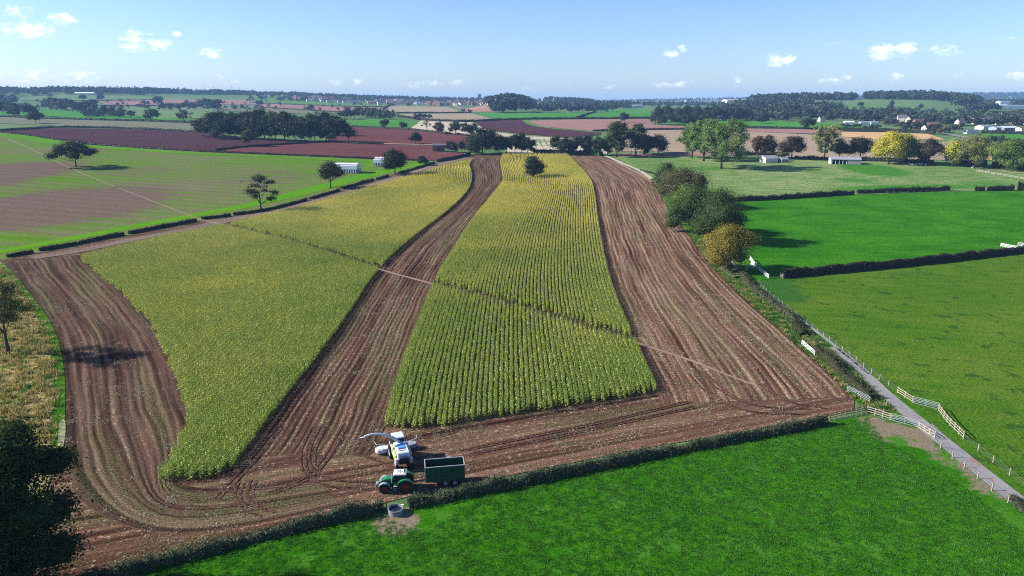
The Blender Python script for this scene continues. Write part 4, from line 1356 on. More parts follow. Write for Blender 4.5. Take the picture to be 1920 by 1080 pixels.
TREES = [
    (0, 1160, 812, 312, (0.026, 0.044, 0.010), 'giant', "huge dark tree filling the bottom left corner", dict(dens=4.5, tight=.13, leaf=.30, maxn=70000)),
    (16, 664, 527, 118, (0.045, 0.055, 0.016), 'airy', "dark tree on the rough grass at the left edge", dict(dens=4.2, tight=.2)),
    (143, 313, 262, 76, (0.028, 0.036, 0.013), 'umbrella', "spreading oak standing alone beside the footpath in the striped field", {}),
    (490, 397, 327, 60, (0.030, 0.044, 0.014), 'airy', "gappy dark tree at the corner of the left maize block", dict(dens=4.4, tight=.2)),
    (620, 352, 302, 48, (0.078, 0.075, 0.028), 'round', "brownish green tree in the left hedge in front of the white stack", dict(cover=.8)),
    (741, 327, 280, 50, (0.024, 0.032, 0.013), 'round', "dense dark round tree in the left hedge by the far white stack", {}),
    (793, 310, 292, 19, (0.05, 0.055, 0.028), 'round', "small tree in the hedge right of the dark round tree", {}),
    (1001, 334, 293, 42, (0.024, 0.034, 0.012), 'round', "lone tree standing inside the right maize block", {}),
    (1249, 362, 304, 52, (0.036, 0.052, 0.011), 'dome', "dark tree at the far end of the lane row", {}),
    (1277, 388, 314, 92, (0.058, 0.058, 0.020), 'dome', "brown grey tree second in the lane row", dict(cover=1.1)),
    (1284, 412, 345, 52, (0.090, 0.125, 0.018), 'dome', "yellow green tree in the lane row", {}),
    (1298, 436, 350, 100, (0.038, 0.064, 0.013), 'dome', "big dark green tree in the middle of the lane row", dict(cover=1.15)),
    (1345, 452, 354, 98, (0.034, 0.056, 0.012), 'dome', "broad dark tree behind the orange tree in the lane row", dict(cover=1.15)),
    (1362, 506, 421, 92, (0.135, 0.115, 0.018), 'dome', "rounded olive orange tree at the near end of the lane row", dict(cover=1.15)),
    (1352, 316, 223, 84, LG, 'ash', "tallest light green ash in the pale pasture", dict(dens=3.2)),
    (1319, 302, 222, 58, (0.11, 0.17, 0.045), 'ash', "tall ash behind and left of the tallest ash", {}),
    (1297, 296, 234, 52, (0.11, 0.165, 0.04), 'ash', "leftmost light green ash of the three in the pale pasture", {}),
    (1421, 297, 255, 27, (0.105, 0.062, 0.026), 'round', "russet tree behind the small white barn", {}),
    (1440, 296, 253, 34, (0.075, 0.065, 0.028), 'round', "green brown tree right behind the small white barn", {}),
    (1463, 300, 284, 18, (0.09, 0.11, 0.04), 'bush', "pale bush between the two small sheds", dict(cat='bush', name='bush')),
    (1484, 298, 255, 50, (0.044, 0.034, 0.017), 'round', "dark russet tree right of the small white barn", {}),
    (1545, 300, 232, 56, (0.17, 0.19, 0.06), 'ash', "pale feathery poplar between barn and open shed", dict(dens=1.6, tight=.2)),
    (1573, 297, 259, 32, MR, 'round', "maroon tree behind the open fronted shed", {}),
    (1612, 298, 257, 48, (0.034, 0.034, 0.015), 'round', "dark round tree behind the right end of the open shed", {}),
    (1647, 301, 268, 22, MR, 'round', "small maroon tree half hidden by the golden tree", {}),
    (1666, 308, 246, 60, (0.40, 0.36, 0.028), 'dome', "large golden yellow tree in the parkland row", dict(cover=1.1)),
    (1696, 306, 251, 50, (0.125, 0.165, 0.032), 'dome', "green tree growing against the large golden tree", {}),
    (1740, 309, 258, 42, (0.040, 0.033, 0.020), 'dome', "dark maroon tree between the golden trees", {}),
    (1785, 311, 262, 40, (0.34, 0.34, 0.03), 'dome', "smaller yellow green tree left of the olive tree", {}),
    (1816, 312, 253, 62, (0.14, 0.155, 0.045), 'dome', "olive green tree right of the smaller yellow tree", {}),
    (1887, 319, 259, 74, (0.10, 0.15, 0.03), 'dome', "bright green spreading tree at the right edge", {}),
    (1925, 318, 262, 50, (0.075, 0.075, 0.03), 'round', "brown green tree cut by the right edge", {}),
    (381, 256, 222, 38, (0.028, 0.036, 0.018), 'round', "dark round tree left of the round wood", {}),
    (468, 274, 243, 28, (0.06, 0.07, 0.032), 'round', "small pale tree on the hedge between the ploughed fields", {}),
    (654, 266, 231, 24, (0.036, 0.044, 0.022), 'round', "narrow tree at the right end of the round wood", {}),
    (779, 270, 248, 24, (0.022, 0.036, 0.02), 'round', "round dark tree alone in the upper red field", {}),
    (905, 288, 239, 62, (0.020, 0.030, 0.013), 'dome', "biggest dark tree at the far end of the left hedge", dict(cover=1.2)),
    (848, 285, 263, 26, (0.026, 0.034, 0.018), 'bush', "dark bushy tree right of the brick shed", {}),
    (824, 251, 228, 22, (0.085, 0.048, 0.024), 'round', "russet tree above the upper red field", {}),
    (801, 245, 224, 22, (0.13, 0.14, 0.10), 'airy', "pale grey willow left of the russet tree", {}),
    (854, 253, 227, 26, (0.045, 0.062, 0.04), 'round', "left of the three grey green trees", {}),
    (874, 254, 230, 22, (0.048, 0.062, 0.042), 'round', "middle of the three grey green trees", {}),
    (889, 254, 231, 20, (0.050, 0.064, 0.044), 'round', "right of the three grey green trees", {}),
    (1156, 294, 228, 44, (0.060, 0.080, 0.030), 'tall', "tallest tree of the centre belt by the track", {}),
    (1192, 291, 232, 34, (0.075, 0.095, 0.045), 'tall', "pale green tall tree in the centre belt", {}),
    (1208, 289, 250, 46, (0.026, 0.034, 0.018), 'dome', "dark rounded tree in the centre belt", {}),
    (1234, 287, 251, 38, (0.030, 0.038, 0.022), 'dome', "dark tree at the right end of the centre belt", {}),
    (1170, 229, 211, 19, (0.028, 0.038, 0.028), 'round', "round tree standing alone in the pink stubble", {}),
    (1427, 231, 215, 24, (0.026, 0.036, 0.028), 'round', "dark round tree in the right green strip", {}),
    (1514, 242, 220, 28, (0.034, 0.050, 0.032), 'round', "spreading tree above the golden stubble", {}),
    (67, 231, 209, 30, (0.026, 0.032, 0.026), 'round', "dark tree on the edge of the grey stubble at left", {}),
    (57, 219, 196, 28, (0.028, 0.036, 0.030), 'round', "dark tree just behind the stubble edge tree at left", {}),
    (286, 226, 204, 28, (0.055, 0.070, 0.042), 'round', "pale oak on the left hedgerow above the purple field", {}),
    (345, 229, 206, 34, (0.050, 0.062, 0.046), 'airy', "airy ash at the right end of the left hedgerow", {}),
    (176, 205, 186, 16, (0.026, 0.036, 0.034), 'round', "round tree on the far hedge above the left wood", {}),
    (155, 188, 177, 15, (0.04, 0.055, 0.045), 'round', "small tree below the white roofed farm", {}),
    (189, 187, 176, 13, (0.04, 0.055, 0.048), 'round', "small tree at the left end of the pink strip", {}),
    (297, 196, 180, 18, (0.03, 0.04, 0.04), 'round', "round tree between the pink fields at left", {}),
    (487, 197, 187, 13, (0.035, 0.05, 0.045), 'round', "left one of the small pair above the pink stubble", {}),
    (581, 207, 196, 14, (0.04, 0.055, 0.045), 'round', "small tree alone in the grey stubble", {}),
    (868, 211, 204, 8, (0.03, 0.045, 0.04), 'round', "left small tree below the little red field", {}),
    (881, 213, 205, 9, (0.03, 0.045, 0.04), 'round', "right small tree below the little red field", {}),
    (721, 240, 224, 18, (0.045, 0.065, 0.045), 'round', "round tree in front of the small green field", {}),
    (756, 242, 228, 17, (0.05, 0.07, 0.05), 'round', "pale tree right of the small green field", {}),
]
for t in TREES:
    px, yb, yt, w, c, st, lb, kw = t
    tree(px, yb, yt, w, c, st, lb, **kw)

# ---- shared tree meshes for rows, belts and woods
ARCH = {}
for nm, st, lf, dn in (('mid', 'round', .060, 1.9), ('mid', 'dome', .060, 1.9), ('mid', 'tall', .055, 1.9), ('mid', 'round', .065, 1.8), ('far', 'round', .13, 1.7), ('far', 'dome', .13, 1.7), ('far', 'round', .14, 1.7), ('far', 'dome', .14, 1.6)):
    k = len(ARCH.setdefault(nm, []))
    rg = np.random.default_rng(500 + k + (50 if nm == 'far' else 0))
    lb_ = lobes_for(st, .95, 1.0, rg)
    area_ = 4 * math.pi * .47 * .38 * 1.6
    V, F, rnd = crown(900 + k, lb_, int(area_ * dn * 1.9 / lf ** 2), lf, .17, lowcut=.06, core=.68)
    fit(V, 1.0, 1.0, lb_)
    ARCH[nm].append((mesh_np("crown", V, F, LEAF, attr={'rnd': ('FACE', rnd)}), trunk_mesh(k, lb_, 1.0, .95, .03, st)))


def shared_tree(p, h, w, color, kind, k, label, group, rz, name='tree', cat='tree'):
    N_TREES[0] += 1
    cm_, tm = ARCH[kind][k % len(ARCH[kind])]
    e = empty(name, p, rz)
    e.scale = (w, w, h)
    tag(e, label, cat, group)
    c = put("crown", cm_, e); c.color = (*color, 1)
    put("trunk", tm, e)
    return e


ORD = ["leftmost", "second from left", "third from left", "fourth from left", "fifth from left", "sixth from left", "seventh from left", "eighth from left"]


def row(pts, n, htpx, wpx, color, label, group, kind='far', jit=2.0, seed=0, vary=.25, cvar=.25):
    """n trees along a pixel polyline; htpx and wpx in photograph pixels"""
    rg = np.random.default_rng(seed + n)
    P = np.array(pts, float)
    Q, _ = resample(P, n=max(2, n))
    for i, (x, y) in enumerate(Q[:n]):
        x += rg.normal(0, jit * .5)
        p = pix(x, y + rg.normal(0, .4))
        zc = zcam(p)
        h = htpx * rg.uniform(1 - vary, 1 + vary) * zc / FPX
        w = wpx * rg.uniform(1 - vary, 1 + vary) * zc / FPX
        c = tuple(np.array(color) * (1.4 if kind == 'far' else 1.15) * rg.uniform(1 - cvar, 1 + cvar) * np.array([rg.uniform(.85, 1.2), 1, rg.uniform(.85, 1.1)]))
        lb = label if n > 8 else (ORD[i] if i < n - 1 or n < 3 else "rightmost") + " " + label
        shared_tree(p, h, w, c, kind, int(rg.integers(0, 8)), lb, group, rg.uniform(0, 6.28))


FD = (0.024, 0.036, 0.022)
FM = (0.040, 0.056, 0.032)
row([(403, 259), (440, 260), (500, 262), (560, 265), (630, 266)], 13, 44, 42, (0.020, 0.028, 0.015), "dark tree of the round wood between the ploughed fields", "trees along the front of the round wood", 'mid', seed=1, vary=.14, cvar=.15)
row([(415, 250), (470, 250), (540, 252), (610, 254)], 9, 40, 40, (0.030, 0.040, 0.020), "paler tree top showing behind the front of the round wood", "trees at the back of the round wood", 'mid', seed=2, vary=.15)
row([(866, 285), (884, 286)], 2, 18, 18, (0.030, 0.040, 0.018), "low dark bush at the end of the left hedge", "bushes at the end of the left hedge", 'mid')
row([(938, 288), (955, 289), (972, 288), (990, 288)], 5, 34, 30, (0.018, 0.026, 0.015), "dark tree right of the biggest dark tree behind the maize", "dark trees behind the far end of the maize", 'mid', seed=4, vary=.12)
row([(1042, 289), (1062, 290), (1084, 290), (1104, 291), (1124, 291), (1140, 291)], 6, 33, 30, (0.028, 0.037, 0.018), "dark tree in the belt behind the far end of the maize", "trees in the centre belt behind the maize", 'mid', seed=5, vary=.15)
row([(1228, 233), (1258, 234), (1290, 234), (1330, 235)], 8, 20, 22, (0.026, 0.030, 0.022), "low dark tree along the front of the wood behind the pink stubble", "front trees of the wood behind the pink stubble", 'mid', seed=6, vary=.1)
row([(1232, 228), (1270, 226), (1310, 226), (1350, 227), (1400, 226)], 10, 28, 22, (0.030, 0.040, 0.026), "tree in the wood behind the pink stubble", "trees of the wood behind the pink stubble", 'mid', seed=7, vary=.2)
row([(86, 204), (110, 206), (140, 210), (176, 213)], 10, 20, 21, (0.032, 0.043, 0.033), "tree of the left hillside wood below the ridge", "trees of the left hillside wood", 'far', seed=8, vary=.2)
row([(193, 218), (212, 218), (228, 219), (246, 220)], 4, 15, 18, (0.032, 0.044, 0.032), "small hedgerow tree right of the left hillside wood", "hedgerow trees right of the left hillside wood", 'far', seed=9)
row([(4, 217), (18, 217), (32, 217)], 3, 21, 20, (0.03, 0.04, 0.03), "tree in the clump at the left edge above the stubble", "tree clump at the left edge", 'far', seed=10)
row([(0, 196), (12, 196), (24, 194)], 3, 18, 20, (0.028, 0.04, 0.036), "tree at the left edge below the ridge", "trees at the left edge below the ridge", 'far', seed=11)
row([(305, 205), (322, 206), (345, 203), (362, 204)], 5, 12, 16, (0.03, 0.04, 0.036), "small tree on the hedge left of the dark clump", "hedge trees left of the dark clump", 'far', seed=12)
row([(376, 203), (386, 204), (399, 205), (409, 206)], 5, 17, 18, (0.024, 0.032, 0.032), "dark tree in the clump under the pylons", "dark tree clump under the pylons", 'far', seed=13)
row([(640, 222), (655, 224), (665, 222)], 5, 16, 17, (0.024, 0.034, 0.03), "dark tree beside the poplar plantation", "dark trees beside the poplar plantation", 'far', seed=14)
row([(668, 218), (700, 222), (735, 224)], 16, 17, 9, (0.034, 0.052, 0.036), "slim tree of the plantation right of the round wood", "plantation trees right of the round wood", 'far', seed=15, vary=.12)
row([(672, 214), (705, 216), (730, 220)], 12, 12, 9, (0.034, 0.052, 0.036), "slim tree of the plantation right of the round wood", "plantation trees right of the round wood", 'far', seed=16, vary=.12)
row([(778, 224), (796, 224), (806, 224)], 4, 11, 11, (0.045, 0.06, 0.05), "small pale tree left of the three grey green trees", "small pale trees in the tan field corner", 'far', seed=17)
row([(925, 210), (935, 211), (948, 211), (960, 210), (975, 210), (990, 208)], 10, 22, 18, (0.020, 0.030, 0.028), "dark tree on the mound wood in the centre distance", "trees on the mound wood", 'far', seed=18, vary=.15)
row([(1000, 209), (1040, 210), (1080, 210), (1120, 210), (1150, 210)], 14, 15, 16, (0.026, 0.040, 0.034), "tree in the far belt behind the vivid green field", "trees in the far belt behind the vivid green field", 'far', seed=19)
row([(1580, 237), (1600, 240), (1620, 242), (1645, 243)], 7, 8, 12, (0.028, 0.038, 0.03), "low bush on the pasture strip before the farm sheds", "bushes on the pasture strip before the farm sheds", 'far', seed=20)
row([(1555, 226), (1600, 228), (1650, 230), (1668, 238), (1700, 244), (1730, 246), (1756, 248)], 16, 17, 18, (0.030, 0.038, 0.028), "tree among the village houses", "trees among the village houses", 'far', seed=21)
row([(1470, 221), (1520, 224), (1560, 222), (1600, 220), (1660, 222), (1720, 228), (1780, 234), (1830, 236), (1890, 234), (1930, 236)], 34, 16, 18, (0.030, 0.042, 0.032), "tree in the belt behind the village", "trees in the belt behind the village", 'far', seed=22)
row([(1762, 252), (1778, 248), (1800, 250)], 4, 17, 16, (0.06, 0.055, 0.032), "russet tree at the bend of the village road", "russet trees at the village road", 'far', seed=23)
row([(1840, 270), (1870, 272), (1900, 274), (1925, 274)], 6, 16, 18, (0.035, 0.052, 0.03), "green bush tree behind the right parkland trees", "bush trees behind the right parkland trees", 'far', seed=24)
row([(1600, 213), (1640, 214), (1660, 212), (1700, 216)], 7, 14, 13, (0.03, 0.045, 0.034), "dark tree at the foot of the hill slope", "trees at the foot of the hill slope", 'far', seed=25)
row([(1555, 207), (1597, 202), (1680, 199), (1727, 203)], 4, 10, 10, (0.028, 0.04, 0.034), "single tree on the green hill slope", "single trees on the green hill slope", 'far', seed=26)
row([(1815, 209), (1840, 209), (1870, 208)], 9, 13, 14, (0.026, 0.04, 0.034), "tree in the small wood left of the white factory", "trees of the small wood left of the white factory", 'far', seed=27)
row([(1455, 300), (1560, 303)], 2, 6, 8, (0.035, 0.05, 0.02), "tiny bush beside the parkland sheds", "tiny bushes beside the parkland sheds", 'far', seed=28)
print("trees", N_TREES[0])


# far woods that read as one mass
def wood(name, spec, label, color, seed=0, h=(13, 19)):
    """spec: (x0, x1, r0, r1, n) in photograph columns and metres of distance"""
    rg = np.random.default_rng(seed)
    PX, PY = [], []
    for x0, x1, r0, r1, n in spec:
        u = (rg.uniform(x0, x1, n) - 960) / FPX
        r = rg.uniform(r0, r1, n)
        a = np.arctan(u)
        PX.append(r * np.sin(a)); PY.append(r * np.cos(a))
    X, Y = np.concatenate(PX), np.concatenate(PY)
    n = len(X)
    ms = []
    for i in range(3):
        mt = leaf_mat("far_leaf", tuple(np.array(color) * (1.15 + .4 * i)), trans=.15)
        rgg = np.random.default_rng(seed * 9 + i)
        lb_ = lobes_for('dome', 1.15, 1.0, rgg)
        V, F, rnd = crown(seed * 5 + i, lb_, 260, .2, .18, lowcut=.02)
        ms.append(src(mesh_np("wood_tree", V, F, mt, attr={'rnd': ('FACE', rnd)})))
    o = scatter(name, np.column_stack([X, Y, ground(X, Y) - .5]), rg.uniform(0, 6.28, n), rg.uniform(*h, n), rg.integers(0, 3, n), ms)
    tag(o, label, 'wood', kind='stuff')


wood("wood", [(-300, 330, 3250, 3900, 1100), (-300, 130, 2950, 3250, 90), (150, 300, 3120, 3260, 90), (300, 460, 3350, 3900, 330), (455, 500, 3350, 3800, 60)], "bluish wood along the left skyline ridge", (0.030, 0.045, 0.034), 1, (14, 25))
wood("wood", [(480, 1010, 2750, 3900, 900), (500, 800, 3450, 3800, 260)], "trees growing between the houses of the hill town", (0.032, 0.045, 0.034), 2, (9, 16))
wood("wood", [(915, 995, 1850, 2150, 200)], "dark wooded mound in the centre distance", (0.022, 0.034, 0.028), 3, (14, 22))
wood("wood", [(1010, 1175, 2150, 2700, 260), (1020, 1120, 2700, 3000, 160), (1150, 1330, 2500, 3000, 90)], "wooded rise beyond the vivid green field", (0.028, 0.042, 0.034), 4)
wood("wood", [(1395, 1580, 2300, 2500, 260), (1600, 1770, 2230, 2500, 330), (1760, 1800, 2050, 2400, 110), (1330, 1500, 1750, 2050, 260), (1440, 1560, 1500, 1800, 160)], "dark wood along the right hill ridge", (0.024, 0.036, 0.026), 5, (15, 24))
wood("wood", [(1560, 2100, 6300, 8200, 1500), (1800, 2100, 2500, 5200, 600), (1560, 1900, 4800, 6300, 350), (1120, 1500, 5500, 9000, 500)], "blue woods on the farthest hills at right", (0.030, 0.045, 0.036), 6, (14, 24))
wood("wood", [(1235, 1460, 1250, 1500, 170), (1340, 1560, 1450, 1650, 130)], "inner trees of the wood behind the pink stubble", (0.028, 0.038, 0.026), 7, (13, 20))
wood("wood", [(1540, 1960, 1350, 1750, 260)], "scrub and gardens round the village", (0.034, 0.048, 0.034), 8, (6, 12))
wood("wood", [(30, 85, 1900, 2400, 60), (180, 240, 1500, 1650, 26), (60, 300, 2000, 2700, 45), (280, 480, 1900, 2700, 45), (480, 700, 1500, 2500, 30)], "scattered far hedgerow trees on the left slopes", (0.03, 0.042, 0.034), 9, (8, 13))


# ---- hedges
HEDGE_LEAF = leaf_mat("hedge_leaf", None, trans=.15, spread=.5)


def hedge(pts, height, width, color, label, leaf=None, dens=1.7, ragged=.18, px=True, core=.72, group=None):
    P = chaikin(wpts(pts) if px else pts, 1)
    rg = np.random.default_rng(int(abs(P[0, 0]) * 3 + abs(P[0, 1])))
    zm = float(np.mean([zcam((a[0], a[1], gz(*a))) for a in P]))
    lf = leaf or min(max(.16, zm * .0017), height * .65)
    P, t = resample(P, step=max(.8, lf * 1.5))
    T = np.gradient(P, axis=0); T /= np.maximum(np.hypot(T[:, 0], T[:, 1])[:, None], 1e-6)
    Nn = np.column_stack([-T[:, 1], T[:, 0]])
    n = len(P)
    g = ground(P[:, 0], P[:, 1])
    hh = height * (1 + ragged * (np.interp(np.arange(n), np.arange(0, n + 8, 4), rg.normal(0, 1, len(np.arange(0, n + 8, 4)))) * .6 + rg.normal(0, .4, n)))
    hh = np.maximum(hh, height * .45)
    ww = width * (1 + ragged * .7 * rg.normal(0, 1, n))
    # shadow core: solid fill in a darker leaf tone, inner shade as colour
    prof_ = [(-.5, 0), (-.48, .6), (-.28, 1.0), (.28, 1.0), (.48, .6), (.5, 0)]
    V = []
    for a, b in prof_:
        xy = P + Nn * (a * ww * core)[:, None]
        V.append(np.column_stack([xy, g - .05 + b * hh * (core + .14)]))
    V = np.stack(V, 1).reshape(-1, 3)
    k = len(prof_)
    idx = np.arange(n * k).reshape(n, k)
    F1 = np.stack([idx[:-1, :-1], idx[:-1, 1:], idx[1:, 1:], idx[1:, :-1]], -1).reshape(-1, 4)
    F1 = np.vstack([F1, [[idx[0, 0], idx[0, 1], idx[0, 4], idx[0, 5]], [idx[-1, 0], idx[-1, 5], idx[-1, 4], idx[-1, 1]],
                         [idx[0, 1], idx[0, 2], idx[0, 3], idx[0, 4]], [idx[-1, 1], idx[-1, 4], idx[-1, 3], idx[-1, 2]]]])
    L = t[-1]
    m = int(min(90000, L * (2 * height + width) * dens / lf ** 2))
    s = rg.uniform(0, n - 1.001, m); i0 = s.astype(int); fr = s - i0
    side = rg.uniform(-1, 1, m)
    per = height * 2 + width
    q = rg.uniform(0, per, m)
    hI = hh[i0]; wI = ww[i0]
    off = np.where(q < height, -.5, np.where(q < 2 * height, .5, rg.uniform(-.5, .5, m)))
    zz = np.where(q < 2 * height, rg.uniform(.05, 1.0, m), rg.uniform(.9, 1.06, m))
    off = off * (1 - .35 * zz ** 3)
    c = P[i0] * (1 - fr)[:, None] + P[i0 + 1] * fr[:, None] + Nn[i0] * (off * wI + rg.normal(0, .06, m) * width)[:, None]
    C = np.column_stack([c, g[i0] + zz * hI])
    nr = np.column_stack([Nn[i0] * np.sign(off)[:, None] * (zz < .9)[:, None], (zz >= .9) * 1.0 + .2]) + rg.normal(size=(m, 3)) * .6
    nr /= np.linalg.norm(nr, axis=1)[:, None]
    tt = np.cross(nr, rg.normal(size=(m, 3))); tt /= np.linalg.norm(tt, axis=1)[:, None]
    bb = np.cross(nr, tt)
    sz = lf * rg.uniform(.5, 1.2, m)[:, None] / 2
    V2 = np.stack([C - tt * sz, C - bb * sz * .7, C + tt * sz, C + bb * sz * .7], 1).reshape(-1, 3)
    F2 = np.arange(m * 4).reshape(-1, 4) + len(V)
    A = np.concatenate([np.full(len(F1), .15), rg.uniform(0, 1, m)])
    o = put("hedge", mesh_np("hedge", np.vstack([V, V2]), np.vstack([F1, F2]), HEDGE_LEAF, attr={'rnd': ('FACE', A)}))
    o.color = (*color, 1)
    tag(o, label, "hedge", group)
    return o


HC = (0.060, 0.075, 0.040)
hedge([(-120, 1186), (100, 1111), (350, 1046), (560, 990), (640, 972), (720, 956)], 1.45, 1.9, HC, "low clipped hedge left of the round water trough", leaf=.26, ragged=.32)
hedge([(766, 950), (900, 922), (1060, 890), (1220, 856), (1400, 822), (1548, 794)], 1.45, 1.9, HC, "long clipped hedge right of the round water trough", leaf=.26, ragged=.32)
HD = (0.038, 0.040, 0.022)
for i, (pts, lb) in enumerate([
    ([(-160, 512), (-10, 486)], "low field hedge leaving the frame at the left edge"),
    ([(14, 483), (62, 474)], "short stretch of low hedge at the left corner of the field"),
    ([(74, 471), (120, 464), (190, 449), (232, 441)], "low hedge above the curving stubble strip"),
    ([(242, 439), (300, 428), (368, 415)], "low hedge ending at the footpath"),
    ([(378, 412), (420, 407), (432, 405)], "short low hedge right of the footpath"),
    ([(438, 404), (500, 396), (560, 380), (575, 376)], "low hedge behind the gappy dark tree"),
    ([(582, 374), (636, 358)], "low hedge at the foot of the brownish green tree"),
    ([(643, 355), (680, 343), (700, 339)], "low hedge below the near white stack"),
    ([(706, 337), (728, 331)], "short low hedge left of the dense dark tree"),
    ([(748, 326), (790, 314), (815, 306)], "broken low hedge below the small tree"),
    ([(820, 304), (850, 299), (882, 291)], "dark hedge running up to the biggest dark tree")]):
    hedge(pts, 1.5 if i < 10 else 2.4, 1.5, HD, lb)
hedge([(1466, 521), (1580, 510), (1700, 499), (1920, 473), (2100, 452)], 2.6, 1.9, (0.045, 0.042, 0.026), "tall dark hedge between the emerald and the olive pasture", core=.9)
hedge([(1362, 378), (1440, 375), (1520, 370), (1560, 367), (1600, 365)], 2.8, 2.2, (0.035, 0.034, 0.022), "dark hedge at the bottom of the pale pasture, left part")
hedge([(1608, 363), (1660, 361), (1700, 360), (1780, 357)], 2.6, 2.0, (0.035, 0.034, 0.022), "dark hedge at the bottom of the pale pasture, middle part")
hedge([(1828, 358), (1845, 358)], 3.0, 2.4, (0.035, 0.034, 0.022), "short bushy hedge in the gappy fence line")
hedge([(1852, 358), (1880, 357), (1900, 357)], 3.2, 2.4, (0.035, 0.034, 0.022), "second short bushy hedge in the gappy fence line")
hedge([(1908, 356), (2100, 360)], 5.0, 3.0, (0.035, 0.034, 0.022), "taller hedge leaving the frame at the right edge")
hedge([(1388, 512), (1400, 530), (1430, 558), (1470, 588), (1502, 613)], 1.6, 2.3, (0.07, 0.075, 0.04), "grey green low hedge beside the twin wheel tracks", ragged=.3)
hedge([(1490, 610), (1507, 632)], 1.6, 2.2, (0.045, 0.055, 0.026), "dark bush hedge just above the white lane gate", ragged=.3)
hedge([(1530, 660), (1548, 676), (1580, 704), (1612, 734), (1634, 752)], 1.7, 2.4, (0.055, 0.062, 0.030), "bushy hedge between the white lane gate and the metal gate", ragged=.3)
hedge([(1352, 498), (1366, 516), (1380, 524)], 1.2, 2.4, (0.12, 0.14, 0.06), "rough grassy bank hedge below the orange tree", ragged=.3)
hedge([(1895, 935), (1920, 955), (1960, 990)], 1.0, 1.4, (0.05, 0.055, 0.03), "ragged low bush row beside the lane at the right edge", ragged=.4)
FARH = [
    ([(0, 248.5), (60, 255), (100, 262), (175, 271.5), (250, 277), (362, 284), (480, 289), (600, 294), (705, 298.5), (800, 302)], 1.6, "thin hedge along the near edge of the ploughed fields"),
    ([(-60, 249), (5, 245.5), (60, 241.5), (112, 239), (180, 240), (250, 242), (362, 247.5), (410, 250)], 2.6, "curved hedge above the purple ploughed field"),
    ([(405, 283), (430, 279), (490, 273.5), (560, 269.5), (612, 266.5)], 1.8, "hedge between purple and red ploughed field"),
    ([(640, 268), (680, 270), (720, 271)], 2.2, "dark hedge stub right of the round wood"),
    ([(-60, 218), (0, 219), (83, 222.5), (187, 225.5), (300, 228), (360, 231), (385, 231.5)], 3.5, "long dark hedge above the grey stubble"),
    ([(660, 237.5), (700, 239), (760, 243), (800, 246.5), (878, 255)], 2.0, "hedge above the upper red field"),
    ([(186, 198.5), (240, 199.5), (290, 198), (400, 197.5)], 2.5, "thin far hedge below the pink strip"),
    ([(170, 188), (240, 188.5), (290, 187.5)], 2.5, "thin far hedge above the pink strip"),
    ([(470, 193), (600, 198.5), (718, 201.5), (730, 199)], 3.0, "hedge below the pale green slope"),
    ([(480, 201), (560, 206), (640, 211)], 2.5, "hedge between the pink and grey stubble"),
    ([(742, 212.5), (850, 212), (885, 212)], 3.0, "hedge below the tan field"),
    ([(718, 206), (728, 199), (740, 196)], 3.0, "short slanting hedge between tan field and pale slope"),
    ([(745, 218), (800, 227), (885, 228.8), (960, 224.3), (1080, 223.2), (1220, 222.3)], 3.5, "long hedge below the vivid green fields"),
    ([(1080, 222), (1100, 215), (1117, 210.5)], 3.0, "slanting dark hedge splitting the vivid green field"),
    ([(1282, 236), (1385, 239.5), (1480, 241.6), (1600, 243.5), (1668, 245)], 3.0, "hedge along the front of the green pasture strip"),
    ([(1112, 246.5), (1200, 244), (1280, 243), (1400, 247)], 2.6, "dark thin hedge below the pink stubble"),
    ([(1580, 246), (1640, 247.5), (1720, 249.5), (1752, 251.5)], 4.5, "dark hedge between the gold strip and the village"),
    ([(1000, 286.5), (1060, 288), (1130, 290.5)], 3.5, "dark hedge behind the far maize edge"),
    ([(1380, 290), (1430, 291), (1480, 292)], 3.0, "dark hedge right of the tallest ash"),
    ([(1490, 297), (1560, 300), (1620, 302)], 2.5, "dark hedge behind the open fronted shed"),
    ([(1617, 301), (1680, 304), (1750, 306)], 3.0, "dark hedge under the golden tree"),
    ([(1790, 306), (1850, 309)], 4.0, "clipped dark hedge right of the yellow tree"),
    ([(1860, 312), (1960, 320)], 4.0, "dark hedge under the bright green spreading tree"),
    ([(1840, 250), (1920, 252), (1980, 254)], 4.0, "dark hedge right of the village sheds"),
    ([(1290, 340), (1240, 330), (1200, 320)], 1.2, "low scrub along the track at the end of the maize field"),
]
for pts, hgt, lb in FARH:
    hedge(pts, hgt, hgt * .9, (0.030, 0.036, 0.024), lb, dens=1.2)
hedge([(1108, 291), (1125, 292)], 6, 5, (0.05, 0.15, 0.02), "bright green clipped shrub in the centre belt")

# ================================================================== BUILDINGS, FENCES, MACHINES
WHITE_PAINT = plain("white_paint", (0.72, 0.73, 0.72), 0.45, 0.4, vary=.06)
TIMBER = plain("weathered_timber", (0.33, 0.29, 0.235), 0.85, 0.15, vary=.25, scale=4)
TIMBER_D = plain("dark_timber", (0.16, 0.12, 0.085), 0.85, 0.15, vary=.25, scale=4)
GALV = plain("galvanised_steel", (0.50, 0.55, 0.60), 0.38, 0.5, metal=.55, vary=.1)
WIRE = plain("fence_wire", (0.30, 0.30, 0.30), 0.5, 0.4, metal=.5)
ROOF_GREY = plain("fibre_cement_roof", (0.23, 0.25, 0.29), 0.8, 0.2, vary=.15, scale=1.5)
ROOF_DARK = plain("slate_roof", (0.105, 0.10, 0.12), 0.8, 0.2, vary=.2, scale=1)
ROOF_RED = plain("clay_tile_roof", (0.14, 0.08, 0.064), 0.85, 0.15, vary=.2, scale=1)
WALL_WHITE = plain("rendered_wall", (0.55, 0.53, 0.49), 0.85, 0.2, vary=.08)
WALL_BRICK = plain("brick_wall", (0.22, 0.12, 0.09), 0.9, 0.15, vary=.2, scale=3)
WALL_BUFF = plain("buff_brick_wall", (0.42, 0.32, 0.24), 0.9, 0.15, vary=.15, scale=3)
